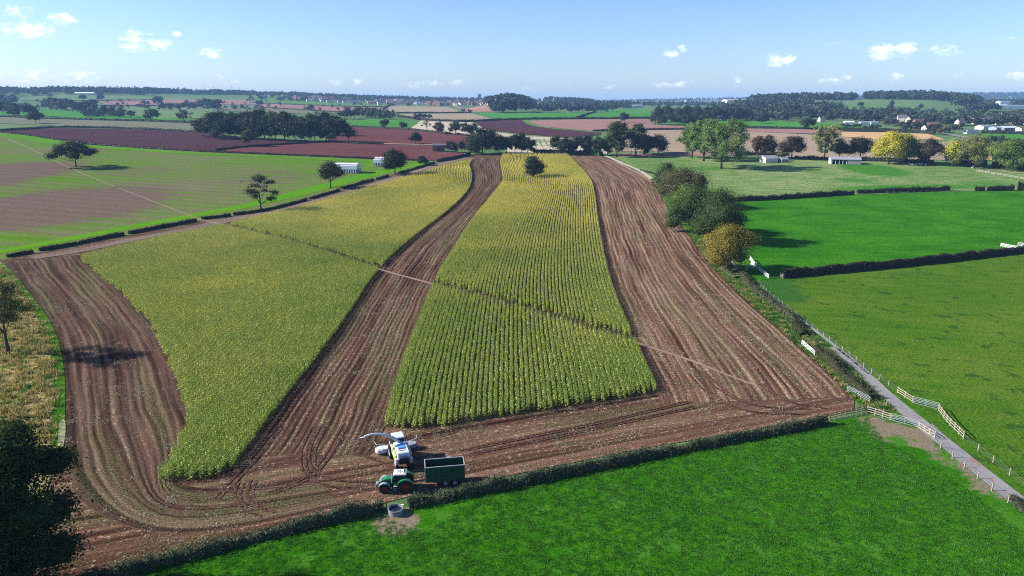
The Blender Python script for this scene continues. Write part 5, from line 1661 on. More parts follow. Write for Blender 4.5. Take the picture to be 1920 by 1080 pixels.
DARK = plain("dark_interior", (0.025, 0.025, 0.03), 0.8, 0.1)
GLASS = plain("window_glass", (0.03, 0.04, 0.05), 0.08, 0.6, vary=.02)


def rail_dir(a, b):
    return math.atan2(b[1] - a[1], b[0] - a[0])


def fence(pts, npost, h, mat, label, rails=3, group=None, wire=False, post_w=.14, rail_h=.12, name="rail_fence"):
    """posts and rails as single pieces, the rails running between post tops"""
    W_ = np.array(wpts(pts)); Q, t = resample(W_, n=npost)
    o3 = Vector((Q[0][0], Q[0][1], gz(*Q[0])))
    e = empty(name, o3)
    tag(e, label, "fence", group)
    a0 = rail_dir(W_[0], W_[-1])
    pm = MB().box((0, 0, h / 2 - .05), (post_w, post_w, h + .2)).mesh("post", mat, bevel=.012)
    for q in Q:
        put("post", pm, e, Vector((q[0], q[1], gz(*q))) - o3, (0, 0, a0))
    rm = MB().box((.5, 0, 0), (1, .045, rail_h)).mesh("rail" if not wire else "wire", mat)
    if wire:
        rm = MB().cyl((0, 0, 0), (1, 0, 0), .012, n=4).mesh("wire", WIRE)
    for i in range(npost - 1):
        a, b = Q[i], Q[i + 1]
        pa = Vector((a[0], a[1], gz(*a))); pb = Vector((b[0], b[1], gz(*b)))
        L = (pb - pa).length
        an = rail_dir(a, b)
        off = Vector((math.sin(an), -math.cos(an), 0)) * (post_w / 2 + .028)
        for k in range(rails):
            z = h * ((k + .75) / rails) if not wire else h * (k + 1) / (rails + .3)
            put("wire" if wire else "rail", rm, e, pa - o3 + off + Vector((0, 0, z)), (0, -math.atan2(pb.z - pa.z, math.hypot(*(b - a))), an), (L, 1, 1))
    return e


def gate(p0, p1, h, mat, label, bars=5, thick=.045, group=None):
    a, b = pix(*p0), pix(*p1)
    L = math.hypot(b[0] - a[0], b[1] - a[1])
    e = empty("field_gate", a, rail_dir(a, b))
    tag(e, label, "gate", group)
    s = MB().box((0, 0, h / 2 + .08), (thick * 1.5, thick * 1.5, h)).mesh("stile", mat)
    for x in (0, L):
        put("stile", s, e, (x, 0, 0))
    if L > 2.4:
        put("stile", s, e, (L / 2, .004, 0))
    bm_ = MB().box((L / 2, 0, 0), (L, thick * .8, thick * 1.7)).mesh("bar", mat)
    for k in range(bars):
        put("bar", bm_, e, (0, 0, .12 + h * (k / (bars - 1)) ** .9))
    MB().tube([(0, .03, .15), (L / 2, .03, h)], thick * .5, 4).build("brace", mat, e)
    return e


gate((1408, 497), (1418, 500), 1.3, WHITE_PAINT, "white painted gate standing open beside the orange tree", bars=6, thick=.09)
fence([(1406, 487), (1417, 502)], 3, 1.5, WHITE_PAINT, "white boarded rail fence just behind the lane row", rails=4, rail_h=.22)
gate((1397, 503), (1423, 506), 1.2, GALV, "blue grey metal gate closing the emerald pasture")
fence([(1423, 507), (1432, 515), (1441, 522)], 5, 1.4, WHITE_PAINT, "white rail fence between metal gate and dark hedge", rails=4, rail_h=.14)
fence([(1463, 520), (1468, 522)], 2, 1.3, TIMBER, "short timber fence at the end of the tall dark hedge", rails=3)
gate((1503, 648), (1527, 669), 1.25, WHITE_PAINT, "white timber gate in the hedge beside the lane", bars=4, thick=.08)
gate((1588, 735), (1630, 756), 1.2, GALV, "metal gate standing at the corner of the stubble")
fence([(1546, 788), (1585, 779), (1626, 771)], 9, 1.25, TIMBER_D, "dark rail fence at the end of the long clipped hedge", rails=3)
fence([(1626, 773), (1648, 780), (1669, 787)], 4, 1.25, TIMBER, "pale rail fence left of the pasture gate", rails=3)
gate((1670, 788), (1721, 802), 1.2, GALV, "long metal gate into the bright pasture")
fence([(1723, 804), (1738, 813), (1752, 822)], 4, 1.25, TIMBER, "pale rail fence right of the pasture gate", rails=3)
fence([(1683, 737), (1697, 746), (1711, 755)], 3, 1.3, TIMBER, "pale rail fence left of the gate beyond the lane", rails=3)
gate((1712, 756), (1759, 768), 1.2, GALV, "metal gate into the olive pasture beyond the lane")
fence([(1760, 770), (1768, 782), (1780, 797), (1806, 822)], 8, 1.35, TIMBER, "pale rail fence curving along the lane towards the right edge", rails=3)
fence([(1752, 824), (1766, 844), (1786, 859), (1808, 878), (1832, 898), (1857, 918), (1890, 943)], 7, 1.15, TIMBER, "post and wire fence between bright pasture and lane", rails=3, wire=True, name="wire_fence")
fence([(1806, 824), (1829, 841), (1850, 858), (1878, 880), (1905, 901), (1960, 945)], 6, 1.15, TIMBER, "post and wire fence along the right verge at the frame edge", rails=3, wire=True, name="wire_fence")
fence([(1422, 532), (1440, 551), (1500, 597), (1560, 643), (1620, 689), (1683, 736)], 26, 1.1, TIMBER, "long post and wire fence between lane and olive pasture", rails=3, wire=True, name="wire_fence")
fence([(1876, 462), (1890, 465), (1906, 468)], 4, 1.4, WHITE_PAINT, "white rail fence beyond the tall dark hedge", rails=3, rail_h=.2)
fence([(1908, 461), (1930, 463)], 4, 1.4, WHITE_PAINT, "second white rail fence at the right edge beyond the hedge", rails=3, rail_h=.2)
fence([(1831, 322), (1870, 328), (1925, 338)], 18, 1.4, TIMBER, "pale paddock rails in front of the spreading tree, near side", rails=2, rail_h=.16, post_w=.2)
fence([(1836, 320), (1880, 323), (1925, 327)], 16, 1.4, TIMBER_D, "dark paddock rails in front of the spreading tree, far side", rails=2, rail_h=.16, post_w=.2)
fence([(1142, 296), (1158, 306), (1180, 318), (1205, 330), (1222, 342)], 14, 1.3, TIMBER, "timber fence along the top of the right stubble strip", rails=2, post_w=.2, rail_h=.14)
fence([(1662, 363), (1700, 363), (1740, 361), (1828, 360)], 14, 1.3, TIMBER_D, "thin post fence filling the gap in the pasture hedge", rails=2, post_w=.18)
fence([(706, 960), (716, 958), (725, 955)], 3, 1.25, TIMBER_D, "short grey timber fence left of the water trough", rails=2)
ribbon("track", [(1135, 293), (1150, 299), (1172, 309), (1200, 320), (1222, 336)], 3.0, M_CREAM, 4, step=4, label="pale track curving in behind the lane trees")


def utility_pole(px, yb, yt, label, arm=True):
    p = pix(px, yb); h = height_to(p, yt)
    e = empty("utility_pole", p)
    tag(e, label, "pole", "wooden poles of the power line")
    MB().cyl((0, 0, -.2), (0, 0, h), .20, .14, 8).build("pole", TIMBER_D, e)
    if arm:
        MB().box((0, .16, h - .4), (2.0, .14, .16)).build("crossarm", TIMBER_D, e)
        im = MB().cyl((0, 0, 0), (0, 0, .22), .07, .05, 6).mesh("insulator", WHITE_PAINT)
        for x in (-.85, 0, .85):
            put("insulator", im, e, (x, .16, h - .3))


utility_pole(1184, 293, 275, "slim pole in front of the tall tree of the centre belt")
utility_pole(1217, 309, 287, "pole in the pale pasture at its far left")
utility_pole(1335, 356, 331, "pole with crossarm behind the lane row")

# water trough
TROUGH = plain("trough_concrete", (0.19, 0.20, 0.21), 0.8, 0.2, vary=.15)
p = pix(742, 962)
e = empty("water_trough", p); tag(e, "round concrete water trough set in the gap between two hedges", "trough"); e.scale = (.92, .92, .85)
MB().lathe([(1.12, 0), (1.10, .78), (1.16, .80), (1.16, .95), (1.02, .95), (.98, .12), (0, .12)], 32, 'z').build("basin", TROUGH, e)
MB().lathe([(0.985, .62), (0, .62)], 32, 'z').build("water", plain("dark_water", (0.012, 0.02, 0.025), .05, .5), e)
MB().box((.95, .75, .93), (.5, .3, .28), top=(.8, .8)).build("valve_box", WHITE_PAINT, e, bevel=.02)


# covered stacks
SHEET = plain("white_sheet", (0.78, 0.80, 0.84), 0.35, 0.5, vary=.05)
STRAW = plain("stack_side", (0.13, 0.145, 0.19), 0.9, 0.1, vary=.3, scale=.6)


def stack(px, yb, L, Wd, H, ang, label):
    p = pix(px, yb)
    e = empty("covered_stack", p, R(ang)); tag(e, label, "stack")
    hb = H * .98
    MB().box((0, 0, hb / 2 - .1), (L, Wd, hb), top=(.985, .93)).build("bale_block", STRAW, e)
    z0 = H * .40
    pf = [(-Wd / 2 * 1.03, z0), (-Wd / 2 * 1.01, H * .80), (-Wd / 2 * .80, H * .97), (0, H * 1.09), (Wd / 2 * .80, H * .97), (Wd / 2 * 1.01, H * .80), (Wd / 2 * 1.03, z0)]
    MB().prism(pf, -L / 2 * 1.012, L / 2 * 1.012, plane='yz').build("sheet", SHEET, e, bevel=.1)
    sm = MB().box((0, 0, z0 / 2), (.75, .06, z0 + .05)).mesh("ballast_strap", SHEET)
    n = int(L / 1.7)
    for i in range(n):
        x = -L / 2 + (i + .5) * L / n
        for s in (-1, 1):
            put("ballast_strap", sm, e, (x, s * Wd / 2 * 1.06, 0))
    m = int(Wd / 1.7)
    for i in range(m):
        y = -Wd / 2 + (i + .5) * Wd / m
        for s in (-1, 1):
            put("ballast_strap", sm, e, (s * L / 2 * 1.045, y, 0), (0, 0, R(90)))


stack(651, 323, 17.5, 9.5, 6.2, -5, "long white sheeted bale stack behind the brownish green tree")
stack(714, 311, 8, 9, 6.2, -5, "smaller white sheeted bale stack half hidden by the dark tree")


# barns and houses
def gable(e, L, Wd, H, Rh, wall, roof, over=.3):
    MB().box((0, 0, H / 2 - .3), (L, Wd, H + .6)).build("wall", wall, e)
    # gables
    for s in (-1, 1):
        MB().prism([(-Wd / 2, H), (Wd / 2, H), (0, H + Rh * .97)], s * L / 2 - .12, s * L / 2 + .12 - .1, plane='yz').build("gable", wall, e)
    t = .16
    sl = [(-Wd / 2 - over, H - Rh * 2 * over / Wd), (0, H + Rh), (Wd / 2 + over, H - Rh * 2 * over / Wd), (Wd / 2 + over, H - Rh * 2 * over / Wd + t), (0, H + Rh + t * 1.2), (-Wd / 2 - over, H - Rh * 2 * over / Wd + t)]
    return MB().prism(sl, -L / 2 - over, L / 2 + over, plane='yz').build("roof", roof, e)


def opening(e, x, y, z, w, h, side, name="window", mat=GLASS, frame=None):
    f = MB()
    d = (w, .12, h) if side in 'fb' else (.12, w, h)
    o = f.box((x, y, z), d).build(name, mat, e)
    if frame:
        fr = MB()
        for s in (-1, 1):
            if side in 'fb':
                fr.box((x + s * w / 2, y, z), (.12, .2, h + .1)); fr.box((x, y, z + s * h / 2), (w, .19, .12))
            else:
                fr.box((x, y + s * w / 2, z), (.2, .12, h + .1)); fr.box((x, y, z + s * h / 2), (.19, w, .12))
        fr.build("frame", frame, o)
    return o


p = pix(1441, 304)
e = empty("barn", p, R(12)); tag(e, "small white walled barn with pale grey roof in the pale pasture", "barn")
gable(e, 10.5, 9, 3.2, 1.9, WALL_WHITE, ROOF_GREY)
opening(e, 5.26, 0, 1.6, 4.5, 3.0, 'r', "doorway", DARK)
p = pix(1468, 304)
e = empty("shed", p, R(14)); tag(e, "tiny dark shed beside the small white walled barn", "shed")
gable(e, 6, 5.5, 2.4, 1.6, plain("grey_boards", (.22, .2, .19), .85, .15), ROOF_GREY)
p = pix(1583, 307)
e = empty("open_barn", p, R(-14)); tag(e, "long open fronted shed with white posts in the pale pasture", "barn")
L_, W_2, H_ = 21, 9, 3.4
MB().box((0, W_2 / 2 - .15, H_ / 2), (L_, .3, H_)).build("wall", WALL_WHITE, e)
MB().box((L_ / 2 - 4.5, -W_2 / 2 + .15, H_ / 2), (9, .3, H_)).build("wall", plain("timber_boards", (.33, .30, .27), .85, .15), e)
for s in (-1, 1):
    MB().box((s * (L_ / 2 - .15), 0, H_ / 2), (.3, W_2 - .62, H_)).build("wall", WALL_WHITE, e)
    MB().prism([(-W_2 / 2, H_), (W_2 / 2, H_), (0, H_ + 1.7)], s * L_ / 2 - .2, s * L_ / 2 + .1, plane='yz').build("gable", WALL_WHITE, e)
MB().box((0, 0, .05), (L_ - .8, W_2 - .8, .1)).build("floor", DARK, e)
MB().box((-4.8, 1.2, H_ / 2 - .1), (11, .2, H_ - .6)).build("partition", DARK, e)
pmz = MB().box((0, 0, H_ / 2), (.35, .35, H_)).mesh("post", WHITE_PAINT)
for i in range(5):
    put("post", pmz, e, (-L_ / 2 + .8 + i * 2.6, -W_2 / 2 + .2, 0))
MB().prism([(-W_2 / 2 - .4, H_ - .05), (0, H_ + 1.75), (W_2 / 2 + .4, H_ - .05), (W_2 / 2 + .4, H_ + .13), (0, H_ + 1.95), (-W_2 / 2 - .4, H_ + .13)], -L_ / 2 - .4, L_ / 2 + .4, plane='yz').build("roof", ROOF_GREY, e)
p = pix(823, 283)
e = empty("brick_shed", p, R(4)); tag(e, "square brick field shed at the edge of the red fields", "shed")
gable(e, 11, 8, 5.2, 1.2, WALL_BRICK, ROOF_DARK)
opening(e, 0, -4.02, 1.6, 2.6, 3.0, 'f', "doorway", DARK)


def house(px, yb, L, Wd, H, Rh, ang, wall, roof, label, group=None, chim=1, win=True, name="house", cat="house"):
    p = pix(px, yb)
    e = empty(name, p, R(ang)); tag(e, label, cat, group)
    rf = gable(e, L, Wd, H, Rh, wall, roof)
    for i in range(chim):
        MB().box(((L / 2 - .9) * (1 if i == 0 else -1), 0, H + Rh + .5), (.9, 1.1, 2.0)).build("chimney", WALL_BRICK, rf)
    if win:
        for i in (-1, 1):
            for z in ((H * .3, H * .75) if H > 4 else (H * .55,)):
                opening(e, i * L * .27, -Wd / 2 - .03, z, 1.4, 1.2, 'f', frame=WHITE_PAINT)
    return e


VIL = [
    (1540, 228, 9, 7, 5, 2.5, 10, WALL_WHITE, ROOF_DARK, "white house in the trees left of the farm barns"),
    (1358, 224, 12, 8, 6, 3, 20, WALL_WHITE, ROOF_DARK, "white house among the trees of the pink stubble wood"),
    (1672, 232, 11, 8, 5.5, 3, 20, WALL_BUFF, ROOF_RED, "buff house with red roof left of the village"),
    (1690, 228, 13, 8, 6.5, 4, -20, WALL_WHITE, ROOF_DARK, "white gabled house in the village centre"),
    (1706, 231, 12, 8, 6, 4, 30, WALL_BUFF, ROOF_DARK, "buff gabled house right of the white gabled house"),
    (1722, 236, 14, 9, 5.5, 4, 5, WALL_BRICK, ROOF_RED, "long brick house in the village"),
    (1737, 246, 11, 7, 4.5, 3, 25, WALL_WHITE, ROOF_RED, "white cottage at the corner of the gold strip"),
    (1748, 244, 12, 8, 5.5, 4, -15, WALL_BRICK, ROOF_RED, "brick cottage next to the white cottage"),
    (1716, 242, 10, 7, 4.5, 3, 5, WALL_BRICK, ROOF_DARK, "low brick house below the long brick house"),
    (1800, 236, 12, 8, 5.5, 3.5, 15, WALL_WHITE, ROOF_DARK, "white house behind the russet trees"),
    (1812, 231, 12, 8, 5.5, 3.5, -10, WALL_BUFF, ROOF_RED, "buff house behind the village road"),
    (1830, 232, 11, 7, 5, 3, 5, WALL_WHITE, ROOF_DARK, "white house left of the big sheds"),
    (1852, 232, 13, 8, 5.5, 3.5, 0, WALL_BRICK, ROOF_DARK, "brick house above the big sheds"),
    (1868, 233, 11, 7, 5.5, 3, 20, WALL_WHITE, ROOF_DARK, "white house above the big sheds"),
    (1890, 232, 12, 7, 5, 3, -10, WALL_BUFF, ROOF_RED, "buff house above the right sheds"),
    (1908, 234, 12, 7, 5, 3, 5, WALL_BRICK, ROOF_RED, "brick house near the right edge"),
    (1925, 233, 12, 7, 5, 3, 15, WALL_WHITE, ROOF_DARK, "white house cut by the right edge"),
]
for v in VIL:
    house(*v)
for args in [
    (1591, 233, 22, 13, 5, 2.6, -8, WHITE_PAINT, plain("white_sheet_roof", (.7, .7, .7), .5), "bright white farm building on the pasture strip"),
    (1620, 233, 24, 12, 4.5, 2.2, 8, GALV, ROOF_GREY, "grey farm shed right of the bright white building"),
    (1637, 233, 18, 12, 4.5, 2.2, 8, GALV, ROOF_GREY, "second grey farm shed by the dark tree"),
    (1820, 250, 22, 12, 6, 1.4, 0, WALL_WHITE, ROOF_GREY, "white fronted building at the end of the village road"),
    (1843, 242, 26, 18, 5.5, 3.0, 24, plain("pale_cladding", (.5, .53, .58), .6), ROOF_GREY, "large pale roofed shed in the village"),
    (1866, 244, 20, 16, 5, 2.6, 24, plain("blue_cladding", (.25, .28, .36), .6), ROOF_GREY, "middle shed of the village works"),
    (1888, 244, 34, 18, 5, 3.0, 14, plain("dark_cladding", (.15, .15, .19), .6), plain("white_shed_roof", (.6, .62, .66), .5), "long shed with bright roof at the right"),
    (1915, 246, 16, 14, 5, 3.0, 14, WALL_WHITE, ROOF_RED, "white gabled building right of the long shed"),
    (160, 178, 85, 24, 8, 4, 4, WALL_WHITE, plain("white_roof", (.75, .77, .8), .5), "long white roofed farm on the left ridge"),
    (1866, 203.5, 110, 60, 18, 3, 0, WHITE_PAINT, plain("factory_roof", (.72, .75, .8), .5), "white factory far away at the right"),
    (1897, 203.5, 160, 60, 16, 3, 0, WHITE_PAINT, ROOF_GREY, "second white factory at the right edge"),
    (1879, 201.5, 60, 40, 34, 4, 0, WHITE_PAINT, ROOF_GREY, "tall white factory tower block"),
    (1342, 195, 240, 60, 14, 3, 2, WHITE_PAINT, ROOF_GREY, "long white warehouse on the far plain"),
    (1395, 195, 150, 60, 14, 3, 2, WHITE_PAINT, ROOF_GREY, "second white warehouse on the far plain"),
    (880 + 302, 201.5, 38, 20, 7, 4, 0, WHITE_PAINT, ROOF_GREY, "pale farm building behind the vivid green field"),
    (880 + 316, 201.5, 34, 20, 7, 4, 0, WALL_BUFF, ROOF_GREY, "second pale farm building behind the vivid green field"),
    (1140 - 2, 210, 9, 8, 4, 3, 0, WHITE_PAINT, ROOF_GREY, "tiny white building under the far belt"),
]:
    args = list(args)
    k_ = .42 if args[1] < 206 and args[0] > 1800 else (.62 if args[0] > 1500 else .8)
    for i_ in (2, 3, 4, 5):
        args[i_] *= k_
    house(*args, chim=0, win=False, name="farm_building", cat="building")

# hill town: many small houses far away, each its own object
rg = np.random.default_rng(42)


def tiny_house(wall, roof):
    mb = MB(); mb.box((0, 0, 2.5), (12, 8, 6))
    me = mb.mesh("hill_house", wall)
    b2 = MB().prism([(-4.3, 5.4), (0, 9), (4.3, 5.4)], -6.3, 6.3, plane='yz').mesh("roof", roof)
    bm = bmesh.new(); bm.from_mesh(me); n0 = len(bm.faces); bm.from_mesh(b2)
    bm.faces.ensure_lookup_table()
    for f in bm.faces[n0:]:
        f.material_index = 1
    bm.to_mesh(me); bm.free()
    me.materials.append(roof)
    return me


TH = [tiny_house(WALL_WHITE, ROOF_DARK), tiny_house(WALL_BRICK, ROOF_RED), tiny_house(WALL_WHITE, ROOF_RED), tiny_house(WALL_BUFF, ROOF_DARK)]


def town(n, x0, x1, ylo, yhi, label, group, sc=(.9, 1.5)):
    for i in range(n):
        px = rg.uniform(x0, x1)
        t = (px - x0) / (x1 - x0)
        py = rg.uniform(np.interp(t, np.linspace(0, 1, len(ylo)), ylo), np.interp(t, np.linspace(0, 1, len(yhi)), yhi))
        p = pix(px, py)
        s = rg.uniform(*sc)
        o = put("town_house", TH[int(rg.integers(0, 4))], None, p, (0, 0, rg.uniform(-.7, .7)), (s, s, s))
        tag(o, label, "house", group)


town(165, 545, 930, (184, 187, 190, 192, 193), (188, 193, 197, 199, 197), "tiny house of the hill town below the church tower", "houses of the hill town", (.9, 1.6))
for i in range(110):
    u = (rg.uniform(1740, 1940) - 960) / FPX; r = rg.uniform(3600, 6300); a = math.atan(u)
    x, y = r * math.sin(a), r * math.cos(a)
    s = rg.uniform(1.2, 2.0)
    o = put("town_house", TH[int(rg.integers(0, 4))], None, (x, y, gz(x, y)), (0, 0, rg.uniform(-.7, .7)), (s, s, s))
    tag(o, "tiny pale house of the distant town at right", "house", "houses of the distant town at right")

# church tower, spire, chimney tower, pylons
STONE = plain("church_stone", (0.28, 0.25, 0.22), .9, .1)
p = pix(899, 189.5)
e = empty("church", p); tag(e, "square church tower rising over the hill town", "church")
hh = height_to(p, 177)
MB().box((0, 0, hh / 2), (13, 13, hh)).build("tower", STONE, e)
bt = MB().box((0, 0, 1.2), (4, 4, 3)).mesh("battlement", STONE)
for x in (-4.5, 4.5):
    for y in (-4.5, 4.5):
        put("battlement", bt, e, (x, y, hh))
MB().box((24, 0, 7), (32, 14, 14)).build("nave", STONE, e)
p = pix(1038, 196)
e = empty("church", p); tag(e, "thin church spire above the far wood", "church")
hh = height_to(p, 180.5)
MB().box((0, 0, hh * .25), (7, 7, hh * .5)).build("tower", STONE, e)
MB().cyl((0, 0, hh * .5), (0, 0, hh), 3.6, .2, 8).build("spire", STONE, e)
p = pix(1288, 197)
e = empty("chimney_tower", p); tag(e, "slim white tower on the far plain", "tower")
hh = height_to(p, 187.5)
MB().cyl((0, 0, 0), (0, 0, hh), 12, 10, 12).build("shaft", WALL_WHITE, e)
MB().cyl((0, 0, hh), (0, 0, hh + 3), 13, 13, 12).build("cap", ROOF_DARK, e)
p = pix(1875, 228)
e = empty("church", p); tag(e, "pale village church spire near the right edge", "church")
hh = height_to(p, 212)
MB().box((0, 0, hh * .25), (4, 4, hh * .5)).build("tower", STONE, e)
MB().cyl((0, 0, hh * .5), (0, 0, hh), 2.2, .15, 8).build("spire", plain("pale_spire", (.5, .5, .5), .8), e)
STEEL = plain("pylon_steel", (0.30, 0.33, 0.37), .5, .4)
for i, (px, yb, yt) in enumerate([(336, 174, 163), (382, 173, 160.5), (402, 173, 162), (426, 173, 163.5), (436, 173, 160.5), (451, 173, 162)]):
    p = pix(px, 176.5)
    h = height_to(p, yt)
    e = empty("pylon", p); tag(e, "lattice electricity pylon standing on the left skyline", "pylon", "pylons on the left skyline")
    mb = MB()
    w0, w1 = h * .11, h * .02
    for sx in (-1, 1):
        for sy in (-1, 1):
            mb.cyl((sx * w0, sy * w0, 0), (sx * w1, sy * w1, h), .55, .4, 4)
    for k in range(6):
        z0, z1 = h * k / 6, h * (k + 1) / 6
        a, b = w0 + (w1 - w0) * k / 6, w0 + (w1 - w0) * (k + 1) / 6
        for s in (-1, 1):
            mb.cyl((-a, s * a, z0), (b, s * b, z1), .3, n=4); mb.cyl((a, s * a, z0), (-b, s * b, z1), .3, n=4)
    mb.build("lattice", STEEL, e)
    am = MB()
    for z, w in ((.68, .13), (.80, .16), (.92, .11)):
        am.cyl((-h * w, 0, h * z), (h * w, 0, h * z), .45, n=4)
    am.build("crossarm", STEEL, e)


# ------------------------------------------------------------------ animals and walkers (skinned bodies)
def skinned(name, joints, edges, radii, mat, sub=1):
    me = bpy.data.meshes.new(name)
    me.from_pydata(joints, edges, [])
    o = bpy.data.objects.new(name, me)
    COL.objects.link(o)
    md = o.modifiers.new("skin", 'SKIN')
    for v, r in zip(me.skin_vertices[0].data, radii):
        v.radius = r if isinstance(r, tuple) else (r, r)
    me.skin_vertices[0].data[0].use_root = True
    sb = o.modifiers.new("sub", 'SUBSURF'); sb.levels = sub; sb.render_levels = sub
    dg = bpy.context.evaluated_depsgraph_get()
    m2 = bpy.data.meshes.new_from_object(o.evaluated_get(dg))
    bpy.data.objects.remove(o, do_unlink=True)
    m2.name = name
    m2.materials.clear(); m2.materials.append(mat)
    return m2


def quadruped(name, L, h, mat, rb, grazing=True):
    J = [(0, 0, h * .72), (L * .32, 0, h * .74), (-L * .34, 0, h * .76), (L * .48, 0, h * .78), (L * .62, 0, h * (.35 if grazing else .98)), (L * .74, 0, h * (.16 if grazing else .96)),
         (-L * .46, 0, h * .74), (-L * .50, 0, h * .35)]
    Ed = [(0, 1), (0, 2), (1, 3), (3, 4), (4, 5), (2, 6), (6, 7)]
    Rd = [rb * 1.05, rb * .95, rb * .92, rb * .6, rb * .36, rb * .22, rb * .3, rb * .08]
    for s in (-1, 1):
        b = len(J)
        J += [(L * .30, s * rb * .55, h * .45), (L * .31, s * rb * .6, h * .24), (L * .30, s * rb * .6, 0)]
        Ed += [(1, b), (b, b + 1), (b + 1, b + 2)]; Rd += [rb * .3, rb * .17, rb * .14]
        b = len(J)
        J += [(-L * .30, s * rb * .55, h * .48), (-L * .40, s * rb * .6, h * .28), (-L * .36, s * rb * .6, 0)]
        Ed += [(2, b), (b, b + 1), (b + 1, b + 2)]; Rd += [rb * .36, rb * .17, rb * .14]
    return skinned(name, J, Ed, Rd, mat)


COW_MAT = plain("black_hide", (0.02, 0.018, 0.017), .7, .2)
_cw, _N = new_mat("pied_hide")
_tcn = _N.n('ShaderNodeTexCoord')
_f = _N.noise(_tcn.outputs['Object'], 1.1, 1.0)
finish(_N, _N.mix(_N.step(_f, .47, .5), (0.7, .68, .64), (0.02, .018, .017)), .7, .2)
FLEECE = plain("fleece", (0.62, 0.58, 0.50), .95, .1)
sheep_me = quadruped("sheep", 1.25, .95, FLEECE, .33)
cow_me = quadruped("cow", 2.3, 1.5, _cw, .45)
cowb_me = quadruped("cow", 2.3, 1.5, COW_MAT, .45)
for i, px in enumerate((1706, 1711, 1717, 1723, 1728, 1736)):
    o = put("sheep", sheep_me, None, pix(px, 309.5 + (i % 3) * .5), (0, 0, i * 1.9), (1.35,) * 3)
    tag(o, "white sheep grazing in the shade line under the golden tree", "sheep", "sheep grazing below the golden tree")
o = put("cow", cow_me, None, pix(1824, 316), (0, 0, .5), (1.2,) * 3); tag(o, "black and white cow grazing left of its black companion", "cow")
o = put("cow", cowb_me, None, pix(1841, 318), (0, 0, 2.2), (1.2,) * 3); tag(o, "black cow grazing near the paddock rails", "cow")
for (px, py, lb) in ((146, 268, "pale animal standing on the green margin behind the lone oak"), (169, 270, "second pale animal further right on the green margin")):
    o = put("sheep", sheep_me, None, pix(px, py), (0, 0, .3), (2.0, 1.6, 1.6)); tag(o, lb, "animal")


def walker(px, py, rz, coat, trousers, label):
    h = 1.78
    J = [(0, 0, .95), (0, 0, 1.15), (0, 0, 1.42), (0, 0, 1.53), (0, .02, 1.66),
         (.16, 0, 1.42), (.24, -.06, 1.15), (.22, .10, .93), (-.16, 0, 1.42), (-.24, .06, 1.15), (-.22, .16, .95),
         (.10, 0, .88), (.11, .12, .48), (.11, .10, .06), (.11, .22, .03), (-.10, 0, .88), (-.11, -.02, .48), (-.11, -.20, .10), (-.11, -.10, .03)]
    Ed = [(0, 1), (1, 2), (2, 3), (3, 4), (2, 5), (5, 6), (6, 7), (2, 8), (8, 9), (9, 10), (0, 11), (11, 12), (12, 13), (13, 14), (0, 15), (15, 16), (16, 17), (17, 18)]
    Rd = [(.16, .12), (.15, .11), (.17, .12), .06, (.095, .11), .07, .05, .04, .07, .05, .04, .10, .07, .05, .045, .10, .07, .05, .045]
    me = skinned("person", J, Ed, Rd, coat)
    me.materials.append(trousers); me.materials.append(SKIN); me.materials.append(HAIR)
    for pl in me.polygons:
        z = pl.center.z
        pl.material_index = 1 if z < .92 and abs(pl.center.x) < .19 else (3 if z > 1.72 or (z > 1.6 and pl.center.y < 0) else (2 if z > 1.5 or (z < .95 and abs(pl.center.x) >= .19) else 0))
    o = put("person", me, None, pix(px, py), (0, 0, rz), (1.05,) * 3)
    tag(o, label, "person")


SKIN = plain("skin", (.45, .27, .2), .6)
HAIR = plain("hair", (.05, .035, .025), .8)
walker(216, 352, 2.2, plain("dark_coat", (.02, .02, .03), .8), plain("dark_trousers", (.03, .03, .04), .8), "left walker in dark clothes on the footpath")
walker(219.5, 352.6, 2.3, plain("navy_coat", (.03, .025, .03), .8), plain("black_trousers", (.02, .02, .02), .8), "right walker in dark clothes on the footpath")

# ------------------------------------------------------------------ machines
TYRE = plain("tyre_rubber", (0.028, 0.025, 0.024), .9, .15, vary=.3, scale=5)
RED = plain("red_rim", (0.28, 0.015, 0.018), .5, .4)
RIMW = plain("pale_rim", (0.35, 0.38, 0.45), .5, .4)
FGREEN = plain("tractor_green", (0.012, 0.155, 0.050), .3, .5)
DGREEN = plain("trailer_green", (0.006, 0.058, 0.030), .45, .4, vary=.2, scale=1)
MWHITE = plain("machine_white", (0.56, 0.58, 0.61), .4, .5, vary=.18, scale=2.5)
MGREY = plain("machine_grey", (0.24, 0.26, 0.28), .45, .4)
LIME = plain("lime_panel", (0.34, 0.46, 0.10), .35, .5)
BLACK = plain("black_plastic", (0.02, 0.02, 0.022), .5, .3)
CABGLASS = plain("cab_glass", (0.015, 0.02, 0.022), .05, .7, vary=0)
STEELG = plain("bare_steel", (0.45, 0.46, 0.48), .4, .5, metal=.4)
REDL = plain("red_lamp", (0.5, 0.02, 0.02), .3, .5)
ORANGE = plain("orange_beacon", (0.8, 0.25, 0.02), .3, .5)


